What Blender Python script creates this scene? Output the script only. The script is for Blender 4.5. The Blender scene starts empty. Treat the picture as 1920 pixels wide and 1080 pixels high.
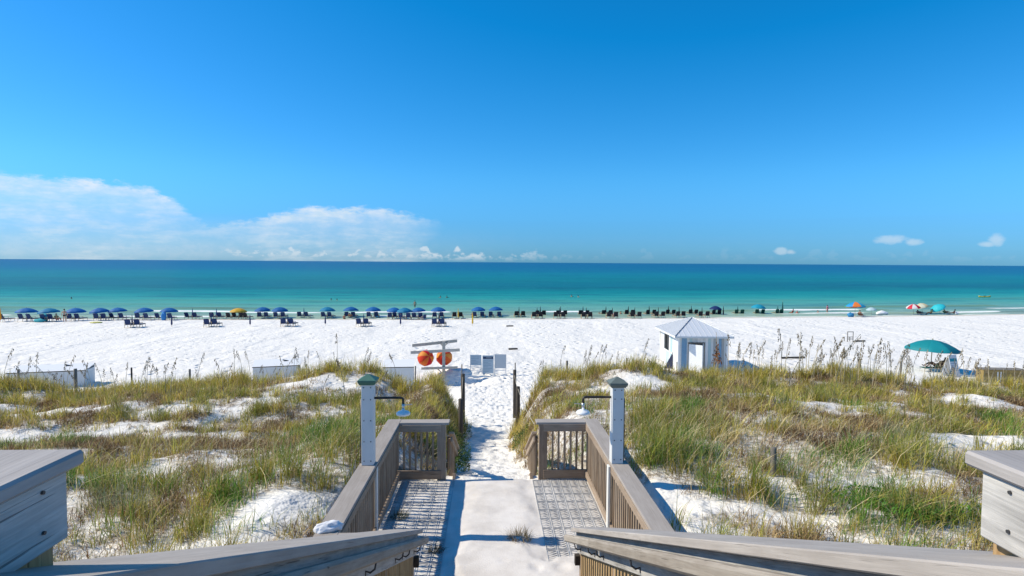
import bpy, bmesh, math, random
import numpy as np
from mathutils import Vector, Matrix

random.seed(7)
RNG = np.random.default_rng(11)
scene = bpy.context.scene
COL = scene.collection
R = math.radians

# ------------------------------------------------------------------ camera
CAM_Z = 8.8                       # metres above the sea
F_PX = 1100.0                     # focal length in photo pixels (1920 wide)
YAW, PITCH, ROLL = R(2.24), R(2.52), 0.0068
fwd = Vector((math.sin(YAW)*math.cos(PITCH), math.cos(YAW)*math.cos(PITCH), -math.sin(PITCH)))
r0 = Vector((math.cos(YAW), -math.sin(YAW), 0)); u0 = r0.cross(fwd)
rgt = r0*math.cos(ROLL) + u0*math.sin(ROLL); upv = rgt.cross(fwd)
CAMP = Vector((0, 0, CAM_Z))
cam_d = bpy.data.cameras.new('camera'); cam = bpy.data.objects.new('camera', cam_d); COL.objects.link(cam)
cam_d.sensor_width = 36; cam_d.lens = 36*F_PX/1920; cam_d.clip_start = 0.05; cam_d.clip_end = 60000
cam.matrix_world = Matrix(((rgt.x, upv.x, -fwd.x, 0), (rgt.y, upv.y, -fwd.y, 0), (rgt.z, upv.z, -fwd.z, CAM_Z), (0, 0, 0, 1)))
scene.camera = cam

# ------------------------------------------------------------------ sun, sky, exposure
SUN_DIR = Vector((-1.14, 0.10, 1.0)).normalized()     # towards the sun
sun_d = bpy.data.lights.new('sun', 'SUN'); sun_d.energy = 4.95; sun_d.angle = R(0.53); sun_d.color = (1, .90, .715)
sun = bpy.data.objects.new('sun', sun_d); COL.objects.link(sun)
sun.rotation_euler = SUN_DIR.to_track_quat('Z', 'Y').to_euler()
scene.view_settings.view_transform = 'Standard'; scene.view_settings.look = 'None'
scene.view_settings.exposure = 0.16; scene.view_settings.gamma = 1.0; scene.view_settings.use_curve_mapping = False
SKY_STRENGTH = 0.102

world = bpy.data.worlds.new('World'); scene.world = world; world.use_nodes = True
class NT:
    """tiny node-tree writer"""
    def __init__(s, tree): s.t = tree; s.n = tree.nodes; s.l = tree.links
    def node(s, kind, **kw):
        n = s.n.new(kind)
        for k, v in kw.items(): setattr(n, k, v)
        return n
    def link(s, a, b): s.l.new(a, b)
    def put(s, sock, v):
        if hasattr(v, 'is_output') or hasattr(v, 'links'): s.l.new(v, sock)
        else: sock.default_value = v
    def math(s, op, a, b=None, c=None, clamp=False):
        n = s.n.new('ShaderNodeMath'); n.operation = op; n.use_clamp = clamp
        s.put(n.inputs[0], a)
        if b is not None: s.put(n.inputs[1], b)
        if c is not None: s.put(n.inputs[2], c)
        return n.outputs[0]
    def smooth(s, v, a, b, lo=0.0, hi=1.0):
        n = s.n.new('ShaderNodeMapRange'); n.interpolation_type = 'SMOOTHSTEP'
        s.put(n.inputs[0], v); n.inputs[1].default_value = a; n.inputs[2].default_value = b
        n.inputs[3].default_value = lo; n.inputs[4].default_value = hi
        return n.outputs[0]
    def mix(s, fac, a, b, mode='MIX'):
        n = s.n.new('ShaderNodeMix'); n.data_type = 'RGBA'; n.blend_type = mode
        s.put(n.inputs[0], fac)
        for sock, v in ((n.inputs[6], a), (n.inputs[7], b)):
            if isinstance(v, (tuple, list)): sock.default_value = (*v[:3], 1)
            else: s.l.new(v, sock)
        return n.outputs[2]
    def noise(s, vec, scale, detail=4, rough=.55, dist=0.0, out=0):
        n = s.n.new('ShaderNodeTexNoise'); n.inputs['Scale'].default_value = scale
        n.inputs['Detail'].default_value = detail; n.inputs['Roughness'].default_value = rough
        n.inputs['Distortion'].default_value = dist
        if vec is not None: s.l.new(vec, n.inputs['Vector'])
        return n.outputs[out]
    def voronoi(s, vec, scale, rnd=1.0, feat='F1'):
        n = s.n.new('ShaderNodeTexVoronoi'); n.feature = feat; n.inputs['Scale'].default_value = scale
        n.inputs['Randomness'].default_value = rnd
        if vec is not None: s.l.new(vec, n.inputs['Vector'])
        return n.outputs['Distance']
    def ramp(s, fac, stops, interp='LINEAR'):
        n = s.n.new('ShaderNodeValToRGB'); n.color_ramp.interpolation = interp
        e = n.color_ramp.elements
        while len(e) < len(stops): e.new(.5)
        for el, (p, c) in zip(e, stops):
            el.position = p; el.color = (*c[:3], 1) if isinstance(c, (tuple, list)) else (c, c, c, 1)
        s.put(n.inputs[0], fac)
        return n.outputs[0]
    def mapping(s, vec, scale=(1, 1, 1), loc=None, rot=(0, 0, 0)):
        n = s.n.new('ShaderNodeMapping'); n.inputs['Scale'].default_value = scale
        n.inputs['Rotation'].default_value = rot
        if loc is not None:
            if isinstance(loc, tuple): n.inputs['Location'].default_value = loc
            else: s.l.new(loc, n.inputs['Location'])
        s.l.new(vec, n.inputs['Vector'])
        return n.outputs[0]
    def bump(s, h, strength=.3, dist=.02, normal=None):
        n = s.n.new('ShaderNodeBump'); n.inputs['Strength'].default_value = strength; n.inputs['Distance'].default_value = dist
        s.l.new(h, n.inputs['Height'])
        if normal is not None: s.l.new(normal, n.inputs['Normal'])
        return n.outputs[0]

def build_world():
    t = world.node_tree; t.nodes.clear(); N = NT(t)
    out = N.node('ShaderNodeOutputWorld'); bg = N.node('ShaderNodeBackground')
    N.link(bg.outputs[0], out.inputs[0]); bg.inputs[1].default_value = SKY_STRENGTH
    sky = N.node('ShaderNodeTexSky'); sky.sky_type = 'NISHITA'; sky.sun_disc = False
    sky.sun_elevation = math.asin(SUN_DIR.z); sky.sun_rotation = math.atan2(SUN_DIR.x, SUN_DIR.y)
    sky.altitude = 0; sky.air_density = 1.0; sky.dust_density = 0.2; sky.ozone_density = 2.0
    hs = N.node('ShaderNodeHueSaturation'); hs.inputs['Hue'].default_value = .49; hs.inputs['Saturation'].default_value = 1.12; hs.inputs['Value'].default_value = 1.0
    N.link(sky.outputs[0], hs.inputs['Color'])
    skyc = N.mix(1.0, hs.outputs[0], (.50, .90, 1.22), 'MULTIPLY')
    tc = N.node('ShaderNodeTexCoord'); sep = N.node('ShaderNodeSeparateXYZ'); N.link(tc.outputs['Generated'], sep.inputs[0])
    sc = N.node('ShaderNodeSeparateColor'); N.link(skyc, sc.inputs[0]); cc = N.node('ShaderNodeCombineColor')
    N.link(N.math('MULTIPLY', N.math('MAXIMUM', N.math('SUBTRACT', sc.outputs[0], .52), .04), .95), cc.inputs[0]); N.link(sc.outputs[1], cc.inputs[1]); N.link(N.math('MULTIPLY', sc.outputs[2], 1.19), cc.inputs[2])
    hzf = N.smooth(sep.outputs[2], -.005, .15)
    skyc = N.mix(1.0, cc.outputs[0], N.mix(hzf, (.42, .62, .86), (1, 1, 1)), 'MULTIPLY')
    x, y, z = sep.outputs
    u = N.math('ARCTAN2', x, y); v = N.math('ARCSINE', z)
    uv = N.node('ShaderNodeCombineXYZ'); N.link(u, uv.inputs[0]); N.link(v, uv.inputs[1])
    uv2 = N.mapping(uv.outputs[0], (1.0, 2.6, 1))
    n1 = N.noise(uv2, 30, 5, .68)
    nz = N.math('MULTIPLY', N.math('SUBTRACT', n1, .5), .030)
    # upper edge of the two anvil clouds, elevation over azimuth
    fac = N.math('DIVIDE', N.math('ADD', u, 1.2), 1.2)
    def st(a, e): return ((a+1.2)/1.2, e/.15)
    top = N.math('MULTIPLY', N.ramp(fac, [st(-1.15, .055), st(-.9, .10), st(-.68, .111), st(-.62, .112), st(-.51, .104), st(-.485, .090),
                    st(-.435, .052), st(-.372, .066), st(-.30, .086), st(-.18, .088), st(-.082, .069), st(-.060, .060), st(-.030, -.004), st(-.01, -.01)]), .15)
    dv = N.math('SUBTRACT', N.math('ADD', top, nz), v)           # >0 inside
    edge = N.smooth(dv, -.003, .010)
    rim = N.math('POWER', 2.718, N.math('MULTIPLY', N.math('MAXIMUM', dv, 0.0), -62.0))
    wis = N.noise(N.mapping(uv.outputs[0], (1.0, 4.5, 1), (3.1, 0, 0)), 9, 5, .62)
    body = N.math('ADD', .24, N.math('ADD', N.math('MULTIPLY', rim, N.math('ADD', .12, N.math('MULTIPLY', N.smooth(n1, .3, .75), .75))), N.math('MULTIPLY', N.smooth(wis, .42, .72), .34)))
    body = N.math('MULTIPLY', body, N.math('MULTIPLY', N.smooth(u, -.058, -.17, 0.0, 1.0), N.math('SUBTRACT', 1.0, N.math('MULTIPLY', N.math('MULTIPLY', N.smooth(u, -.515, -.45), N.smooth(u, -.33, -.42)), .5))))
    a_anvil = N.math('MULTIPLY', edge, body, clamp=True)
    # fair-weather cumulus standing on the horizon
    uvc = N.mapping(uv.outputs[0], (1.0, 1.7, 1))
    c1 = N.noise(uvc, 46, 4, .62)
    tops = N.math('ADD', .012, N.math('MULTIPLY', N.math('SUBTRACT', N.noise(N.mapping(uv.outputs[0], (1, .2, 1)), 22, 2, .7), .46), .085))
    reg = N.math('MULTIPLY', N.smooth(u, -.52, -.36), N.smooth(u, .16, -.03))
    cu = N.math('MULTIPLY', N.smooth(N.math('SUBTRACT', N.math('ADD', tops, N.math('MULTIPLY', N.math('SUBTRACT', c1, .5), .016)), v), -.001, .006), N.smooth(c1, .36, .58))
    a_cu = N.math('MULTIPLY', N.math('MULTIPLY', cu, N.math('ADD', .07, N.math('MULTIPLY', reg, .5))), N.smooth(v, -.002, .012))
    # three small puffs on the right
    puffs = None
    for (pu, pv, ru, rv) in ((.612, .036, .020, .0075), (.636, .032, .012, .005), (.728, .034, .009, .0085), (.718, .028, .010, .004), (.468, .020, .010, .006), (.482, .0185, .007, .004)):
        d = N.math('ADD', N.math('POWER', N.math('DIVIDE', N.math('SUBTRACT', u, pu), ru), 2.0), N.math('POWER', N.math('DIVIDE', N.math('SUBTRACT', v, pv), rv), 2.0))
        g = N.smooth(N.math('ADD', d, N.math('MULTIPLY', N.math('SUBTRACT', c1, .5), 3.2)), 1.5, -.2)
        puffs = g if puffs is None else N.math('MAXIMUM', puffs, g)
    puffs = N.math('MULTIPLY', puffs, .45)
    veil = N.math('MULTIPLY', N.math('MULTIPLY', N.smooth(v, .075, .012), N.smooth(v, -.01, .01)), N.smooth(u, .15, -.6, .03, .36))
    alpha = N.math('MAXIMUM', N.math('MAXIMUM', a_anvil, a_cu), N.math('MAXIMUM', puffs, veil))
    k = .80/SKY_STRENGTH
    shade = N.mix(N.smooth(c1, .35, .7), (.80*k, .92*k, 1.0*k), (1.02*k, 1.03*k, 1.04*k))
    col = N.mix(alpha, skyc, shade)
    N.link(col, bg.inputs[0])
build_world()
world.cycles.sampling_method = 'MANUAL'; world.cycles.sample_map_resolution = 256

# ------------------------------------------------------------------ helpers
def dirpx(px, py): return fwd + rgt*((px-960)/F_PX) + upv*((540-py)/F_PX)
def at_depth(px, py, d): return CAMP + dirpx(px, py)*d
def at_z(px, py, z):
    d = dirpx(px, py); return CAMP + d*((z-CAM_Z)/d.z)
def ground(px, py):
    """the point of the ground that the survey pixel shows"""
    d = dirpx(px, py); ts = np.arange(4.0, 170.0, .04)
    xs, ys, zs = d.x*ts, d.y*ts, CAM_Z+d.z*ts
    hit = np.nonzero(zs <= np.maximum(H(xs, ys), -5))[0]
    i = hit[0] if len(hit) else -1
    return Vector((xs[i], ys[i], float(H(np.array([xs[i]]), np.array([ys[i]]))[0])))
def hz(x, y): return float(H(np.array([float(x)]), np.array([float(y)]))[0])

def _hash(i, j, s):
    n = (i.astype(np.int64)*374761393 + j.astype(np.int64)*668265263 + s*974711) & 0xffffffff
    n = ((n ^ (n >> 13))*1274126177) & 0xffffffff
    n = (n ^ (n >> 16)) & 0xffffffff
    return n/4294967295.0
def vnoise(x, y, s=0):
    xi, yi = np.floor(x), np.floor(y); fx, fy = x-xi, y-yi
    fx = fx*fx*(3-2*fx); fy = fy*fy*(3-2*fy)
    a, b, c, d = _hash(xi, yi, s), _hash(xi+1, yi, s), _hash(xi, yi+1, s), _hash(xi+1, yi+1, s)
    return (a*(1-fx)+b*fx)*(1-fy) + (c*(1-fx)+d*fx)*fy
def fbm(x, y, s=0, o=4):
    v = 0; a = .5; t = 0
    for k in range(o):
        v = v+a*vnoise(x*2**k, y*2**k, s+k*17); t += a; a *= .5
    return v/t
def worley(x, y, s=0):
    xi, yi = np.floor(x), np.floor(y); best = np.full(np.shape(x), 9.0)
    for dx in (-1, 0, 1):
        for dy in (-1, 0, 1):
            cx, cy = xi+dx, yi+dy
            px_, py_ = cx+_hash(cx, cy, s), cy+_hash(cx, cy, s+5)
            best = np.minimum(best, np.hypot(x-px_, y-py_))
    return best
def sst(v): v = np.clip(v, 0, 1); return v*v*(3-2*v)

def link_mesh(name, me, mat=None, parent=None, smooth=False):
    if mat is not None:
        for m in (mat if isinstance(mat, (list, tuple)) else [mat]): me.materials.append(m)
    if smooth and len(me.polygons): me.polygons.foreach_set('use_smooth', [True]*len(me.polygons))
    o = bpy.data.objects.new(name, me); COL.objects.link(o)
    if parent is not None: o.parent = parent
    return o
def tag(o, label=None, cat=None, group=None, kind=None):
    for k, v in (('label', label), ('category', cat), ('group', group), ('kind', kind)):
        if v: o[k] = v
    return o
def empty(name, loc=(0, 0, 0), rz=0):
    o = bpy.data.objects.new(name, None); COL.objects.link(o); o.location = loc; o.rotation_euler = (0, 0, rz)
    o.empty_display_size = .2
    return o
def thing(name, label, cat, loc=(0, 0, 0), rz=0, group=None): return tag(empty(name, loc, rz), label, cat, group)
def copy_tree(o, parent=None):
    c = o.copy(); COL.objects.link(c); c.parent = parent
    for ch in o.children:
        copy_tree(ch, c)
    return c

class MB:
    """collects boxes, tubes, lathes and sheets into one mesh"""
    def __init__(s): s.v = []; s.f = []; s.m = []
    def add(s, vs, fs, mi=0):
        b = len(s.v); s.v += [tuple(p) for p in vs]; s.f += [tuple(b+i for i in f) for f in fs]; s.m += [mi]*len(fs); return s
    def box(s, c, d, M=None, mi=0):
        x, y, z = d[0]/2, d[1]/2, d[2]/2
        vs = [Vector((sx*x, sy*y, sz*z)) for sx in (-1, 1) for sy in (-1, 1) for sz in (-1, 1)]
        if M is not None: vs = [M @ v for v in vs]
        vs = [v+Vector(c) for v in vs]
        return s.add(vs, [(0, 1, 3, 2), (4, 6, 7, 5), (0, 4, 5, 1), (2, 3, 7, 6), (0, 2, 6, 4), (1, 5, 7, 3)], mi)
    def tube(s, pts, rad, n=6, cap=True, mi=0):
        pts = [Vector(p) for p in pts]; k = len(pts)
        rad = rad if isinstance(rad, (list, tuple)) else [rad]*k
        vs = []
        ref = None
        for i, p in enumerate(pts):
            t = (pts[min(i+1, k-1)]-pts[max(i-1, 0)]).normalized()
            if ref is None: ref = Vector((0, 0, 1)) if abs(t.z) < .9 else Vector((1, 0, 0))
            a = t.cross(ref).normalized(); b = a.cross(t).normalized(); ref = b
            for j in range(n):
                q = 2*math.pi*j/n; vs.append(p+(a*math.cos(q)+b*math.sin(q))*rad[i])
        fs = [(i*n+j, i*n+(j+1) % n, (i+1)*n+(j+1) % n, (i+1)*n+j) for i in range(k-1) for j in range(n)]
        if cap: fs += [tuple(range(n-1, -1, -1)), tuple((k-1)*n+j for j in range(n))]
        return s.add(vs, fs, mi)
    def lathe(s, prof, n=16, c=(0, 0, 0), mi=0, wob=None):
        c = Vector(c); vs = []
        for (r, z) in prof:
            for j in range(n):
                q = 2*math.pi*j/n; vs.append(c+Vector((r*math.cos(q), r*math.sin(q), z)))
        k = len(prof)
        s.add(vs, [(i*n+j, i*n+(j+1) % n, (i+1)*n+(j+1) % n, (i+1)*n+j) for i in range(k-1) for j in range(n)], mi)
        return s
    def build(s, name, mat=None, parent=None, smooth=False, off=None):
        me = bpy.data.meshes.new(name)
        v = s.v if off is None else [(a-off[0], b-off[1], c-off[2]) for a, b, c in s.v]
        me.from_pydata(v, [], s.f)
        o = link_mesh(name, me, mat, parent, smooth)
        if any(s.m): me.polygons.foreach_set('material_index', s.m)
        me.update()
        return o

_bcache = {}
def board_mesh(L, W, T, bev=.004):
    key = (round(L, 4), round(W, 4), round(T, 4), bev)
    if key not in _bcache:
        bm = bmesh.new(); bmesh.ops.create_cube(bm, size=1)
        bmesh.ops.scale(bm, vec=(L, W, T), verts=bm.verts)
        if bev: bmesh.ops.bevel(bm, geom=bm.edges[:], offset=min(bev, T*.3, W*.3), segments=1, affect='EDGES')
        me = bpy.data.meshes.new('board'); bm.to_mesh(me); bm.free(); _bcache[key] = me
    return _bcache[key]
def board(name, parent, c, L, W, T, ax=(1, 0, 0), up=(0, 0, 1), mat=None, bev=.004):
    """a plank: length L along ax, thickness T along up, width W across"""
    me = board_mesh(L, W, T, bev)
    if not me.materials: me.materials.append(mat)
    elif me.materials[0] is not mat:
        me = me.copy(); me.materials.clear(); me.materials.append(mat); 
    o = bpy.data.objects.new(name, me); COL.objects.link(o)
    ax = Vector(ax).normalized(); up = Vector(up); y = up.cross(ax).normalized(); z = ax.cross(y)
    M = Matrix(((ax.x, y.x, z.x, c[0]), (ax.y, y.y, z.y, c[1]), (ax.z, y.z, z.z, c[2]), (0, 0, 0, 1)))
    if parent is not None:
        o.parent = parent
        M = Matrix.Translation(-Vector(parent.location)) @ M if parent.rotation_euler.z == 0 else M
    o.matrix_basis = M
    return o

# ------------------------------------------------------------------ materials
def new_mat(name):
    m = bpy.data.materials.new(name); m.use_nodes = True
    N = NT(m.node_tree); b = m.node_tree.nodes['Principled BSDF']
    return m, N, b
def flat(name, col, rough=.6, var=.12, scale=6.0, spec=.3, metal=0.0, bump=0.0, transl=0.0):
    """paint, cloth or metal: one colour with fading and grime"""
    m, N, b = new_mat(name)
    tc = N.node('ShaderNodeTexCoord'); n = N.noise(tc.outputs['Object'], scale, 5, .6)
    oi = N.node('ShaderNodeObjectInfo')
    f = N.math('ADD', N.math('MULTIPLY', n, .8), N.math('MULTIPLY', oi.outputs['Random'], .25))
    c = N.mix(f, tuple(max(0, k*(1-var)) for k in col), tuple(min(1, k*(1+var)) for k in col))
    N.link(c, b.inputs['Base Color']); b.inputs['Roughness'].default_value = rough; b.inputs['Specular IOR Level'].default_value = spec
    b.inputs['Metallic'].default_value = metal
    if bump: N.link(N.bump(n, bump, .02), b.inputs['Normal'])
    if transl:
        tr = N.node('ShaderNodeBsdfTranslucent'); N.link(c, tr.inputs[0]); mx = N.node('ShaderNodeMixShader'); mx.inputs[0].default_value = transl
        N.link(b.outputs[0], mx.inputs[1]); N.link(tr.outputs[0], mx.inputs[2]); N.link(mx.outputs[0], N.n['Material Output'].inputs[0])
    return m
def wood(name, dark, light, grey=.0, rough=.8, grain=1.0, spots=1.0):
    m, N, b = new_mat(name)
    tc = N.node('ShaderNodeTexCoord'); oi = N.node('ShaderNodeObjectInfo')
    loc = N.node('ShaderNodeCombineXYZ'); 
    for i, k in enumerate((37.0, 11.0, 23.0)): N.link(N.math('MULTIPLY', oi.outputs['Random'], k), loc.inputs[i])
    p = N.mapping(tc.outputs['Object'], (1.6, 26, 26), loc.outputs[0])
    g1 = N.noise(p, 1.5*grain, 6, .65, 1.2); g2 = N.noise(N.mapping(tc.outputs['Object'], (.7, 60, 60), loc.outputs[0]), 2.2, 3, .5)
    big = N.noise(N.mapping(tc.outputs['Object'], (2.2, 5, 5), loc.outputs[0]), 1.3, 4, .6)
    f = N.math('ADD', N.math('MULTIPLY', g1, .55), N.math('ADD', N.math('MULTIPLY', g2, .25), N.math('MULTIPLY', N.math('SUBTRACT', big, .25), .5)))
    f = N.math('ADD', f, N.math('MULTIPLY', N.math('SUBTRACT', oi.outputs['Random'], .5), .22))
    c = N.ramp(f, [(.28, dark), (.50, tuple((a+b_)/2 for a, b_ in zip(dark, light))), (.72, light)])
    kn = N.voronoi(N.mapping(tc.outputs['Object'], (3.0, 9, 9), loc.outputs[0]), 1.0)
    k = N.math('MULTIPLY', N.smooth(kn, .085, .03), .85*spots)
    c = N.mix(k, c, tuple(q*.22 for q in dark))
    crack = N.math('MULTIPLY', N.smooth(N.noise(N.mapping(tc.outputs['Object'], (1.0, 40, 40), loc.outputs[0]), 3.0, 2, .5), .66, .73), .65*spots)
    c = N.mix(crack, c, tuple(q*.35 for q in dark))
    N.link(c, b.inputs['Base Color']); b.inputs['Roughness'].default_value = rough; b.inputs['Specular IOR Level'].default_value = .2
    hgt = N.math('SUBTRACT', f, N.math('MULTIPLY', N.math('MAXIMUM', k, crack), .8))
    N.link(N.bump(hgt, .45, .006), b.inputs['Normal'])
    return m
M = {}
M['cap'] = wood('taupe_weathered_cap', (.27, .235, .205), (.40, .36, .325), spots=.35)
M['rail'] = wood('weathered_rail_wood', (.20, .145, .10), (.40, .315, .24))
M['baluster'] = wood('weathered_baluster_wood', (.20, .135, .085), (.42, .33, .245))
M['grey'] = wood('grey_weathered_wood', (.16, .155, .15), (.57, .55, .52), spots=1.0, grain=1.6)
M['greycap'] = wood('smooth_grey_cap_wood', (.30, .268, .242), (.47, .43, .395), spots=.7)
M['handrail'] = wood('grey_brown_handrail_wood', (.23, .195, .16), (.43, .385, .33))
M['upcap'] = wood('darker_upper_cap_wood', (.24, .22, .21), (.40, .375, .36), spots=.7)
M['raw'] = wood('warm_treated_wood', (.28, .17, .075), (.52, .37, .20))
M['tread'] = wood('stair_tread_wood', (.26, .22, .18), (.42, .38, .33))
M['darkpost'] = wood('dark_wet_post_wood', (.035, .030, .026), (.10, .085, .07))
M['greypost'] = wood('grey_post_wood', (.13, .115, .095), (.27, .245, .21))
M['white'] = flat('white_painted_wood', (.64, .645, .64), .6, .10, 7, .3)
M['white_dirty'] = flat('dirty_white_paint', (.66, .66, .63), .6, .12, 5, .3)
M['green_cap'] = flat('green_painted_cap', (.055, .15, .115), .55, .25, 14, .4)
M['grey_cap2'] = flat('grey_green_post_cap', (.13, .155, .14), .55, .25, 14, .4)
M['bolt'] = flat('dark_bolt_steel', (.08, .08, .085), .5, .2, 20, .5, .6)
M['pipe'] = flat('dark_bronze_pipe', (.045, .04, .035), .45, .3, 20, .5, .5)
M['chrome'] = flat('dull_steel', (.55, .55, .55), .35, .12, 20, .5, .7)
M['plate'] = flat('white_enamel', (.78, .78, .78), .35, .05, 10, .5)
M['mat'] = flat('grey_plastic_mat', (.43, .43, .43), .6, .2, 9, .3)
M['rope'] = flat('sun_bleached_rope', (.42, .38, .30), .9, .2, 30)
M['cloth_white'] = flat('white_rag', (.74, .74, .76), .9, .12, 18, .1)

def sand_mat():
    m, N, b = new_mat('white_quartz_sand')
    geo = N.node('ShaderNodeNewGeometry'); P = geo.outputs['Position']
    att = N.node('ShaderNodeAttribute'); att.attribute_name = 'litter'
    wet = N.node('ShaderNodeAttribute'); wet.attribute_name = 'wet'
    n1 = N.noise(P, .6, 5, .6); n2 = N.noise(P, 9, 4, .6); n3 = N.noise(P, 60, 3, .6)
    c = N.mix(n1, (.70, .672, .625), (.84, .812, .765))
    # tracks and bits on the sand
    d1 = N.voronoi(P, 2.6); d2 = N.voronoi(N.mapping(P, (1, 1, 1), (3.7, 1.1, 0)), .95)
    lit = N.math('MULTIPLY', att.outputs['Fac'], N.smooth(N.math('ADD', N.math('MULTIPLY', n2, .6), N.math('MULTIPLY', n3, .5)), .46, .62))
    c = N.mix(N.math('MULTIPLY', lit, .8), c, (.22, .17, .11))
    speck = N.math('MULTIPLY', N.smooth(n3, .70, .76), .35)
    c = N.mix(speck, c, (.40, .35, .29))
    c = N.mix(N.math('MULTIPLY', wet.outputs['Fac'], .8), c, (.50, .455, .37))
    N.link(c, b.inputs['Base Color'])
    b.inputs['Roughness'].default_value = .9; b.inputs['Specular IOR Level'].default_value = .15
    tro = N.smooth(N.noise(N.mapping(P, (.16, .07, 1), (7.0, 2.0, 0), (0, 0, .5)), 1.0, 3, .55), .40, .60)      # trodden and untrodden stretches
    h = N.math('ADD', N.math('MULTIPLY', N.smooth(d1, .0, .30), .55), N.math('MULTIPLY', N.smooth(d2, .0, .33), N.math('ADD', .35, N.math('MULTIPLY', tro, 1.5))))
    h = N.math('ADD', h, N.math('ADD', N.math('MULTIPLY', N.noise(P, 1.7, 4, .65), 1.3), N.math('MULTIPLY', n2, .25)))
    h = N.math('MULTIPLY', h, N.math('SUBTRACT', 1.0, wet.outputs['Fac']))
    nb = N.bump(h, 1.0, .095)
    N.link(N.bump(n3, .25, .01, nb), b.inputs['Normal'])
    return m
M['sand'] = sand_mat()

def vcol_mat(name, transl=.35, rough=.6):
    m, N, b = new_mat(name)
    a = N.node('ShaderNodeAttribute'); a.attribute_name = 'col'
    N.link(a.outputs['Color'], b.inputs['Base Color']); b.inputs['Roughness'].default_value = rough; b.inputs['Specular IOR Level'].default_value = .25
    tr = N.node('ShaderNodeBsdfTranslucent'); N.link(a.outputs['Color'], tr.inputs[0]); mx = N.node('ShaderNodeMixShader'); mx.inputs[0].default_value = transl
    N.link(b.outputs[0], mx.inputs[1]); N.link(tr.outputs[0], mx.inputs[2]); N.link(mx.outputs[0], N.n['Material Output'].inputs[0])
    return m
M['grass'] = vcol_mat('dune_grass_blades')

# ------------------------------------------------------------------ ground
LAND_Z = 5.1; CX = .09
def shore_y(x): return 91 + .065*x + .0006*x*x
PATH_Y = [9.0, 9.9, 12, 14, 20, 26, 32, 38, 44, 60]; PATH_Z = [5.02, 5.02, 4.5, 4.0, 2.75, 1.85, 1.30, 1.0, .88, .8]
PATH_C = [.08, .08, .02, -.05, -.02, .30, .6, .9, 1.2, 1.5]; PATH_W = [.75, .75, .62, .55, .62, .95, 1.7, 2.6, 4, 5]
def dune_z(x, y):
    p = 5.60 - .068*(y-7)
    p = p + .85*(fbm(x/4.6, y/3.6, 3, 3)-.5) + .40*(fbm(x/1.3, y/1.3, 9, 3)-.5)
    p = p - .42*np.exp(-((y-13.5)/3.0)**2)*sst((-x-2)/3)          # hollow on the left
    p = p - .45*sst((y-15)/4)*sst((-x-6)/3) + .15*sst((y-15)/4)*np.exp(-((x+5.0)/1.3)**2) - .42*sst((y-15)/4)*np.exp(-((x+2.9)/.95)**2) - .5*sst((y-15)/4)*sst((x-12.5)/4)
    p = p + .35*np.exp(-(((x-5.2)/1.7)**2+((y-19.3)/1.2)**2))        # bare mound by the path
    p = p + .30*np.exp(-(((x+2.75)/.8)**2+((y-7.6)/.9)**2))
    return p
def H(x, y):
    x = np.asarray(x, float); y = np.asarray(y, float)
    s = shore_y(x)-y
    beach = np.where(s > 9, .5+.008*(s-9), np.where(s > 0, .5*np.clip(s, 0, 9)/9, .045*s))
    beach = beach + .10*(fbm(x/7, y/7, 21, 3)-.5)*sst((s-4)/8)
    beach = np.maximum(beach, -2.5)
    cy = 20.6 + 1.6*(vnoise(x/5, x*0+.5, 31)-.5) + .02*np.abs(x)
    front = sst((cy+6.8-y)/6.8)
    g = beach + (dune_z(x, y)-beach)*front
    # path cut through the dune
    pz = np.interp(y, PATH_Y, PATH_Z); pc = np.interp(y, PATH_Y, PATH_C); pw = np.interp(y, PATH_Y, PATH_W)
    k = sst((np.abs(x-pc)-pw)/1.35)
    pathm = sst((y-9.6)/.6)*sst((48-y)/8)
    g = np.where(y > 9, g + (np.minimum(pz, g+.6)-g)*(1-k)*pathm, g)
    # small scarp beside the path on the beach
    lx = np.exp(-((x+1.9)/1.75)**4)
    wy = sst((y-36)/2.5)*sst((44.5-y)/3.0)
    sc = .38+.92*sst((y-39.5)/1.25)
    g = g + (sc-g)*lx*wy
    # room for the landing and the stairs
    ex = np.maximum(np.abs(x-CX)-1.78, 0); ey = np.maximum(np.maximum(5.2-y, y-9.75), 0)
    kl = sst(np.hypot(ex, ey)/.38); g = (LAND_Z-.12)*(1-kl)+g*kl
    ks = np.where(y < 5.6, sst((np.abs(x-CX)-1.3)/.5), 1.0); g = np.where(y < 5.6, (LAND_Z-.12)*(1-ks)+np.minimum(g, LAND_Z+.5)*ks, g)
    return g

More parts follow.
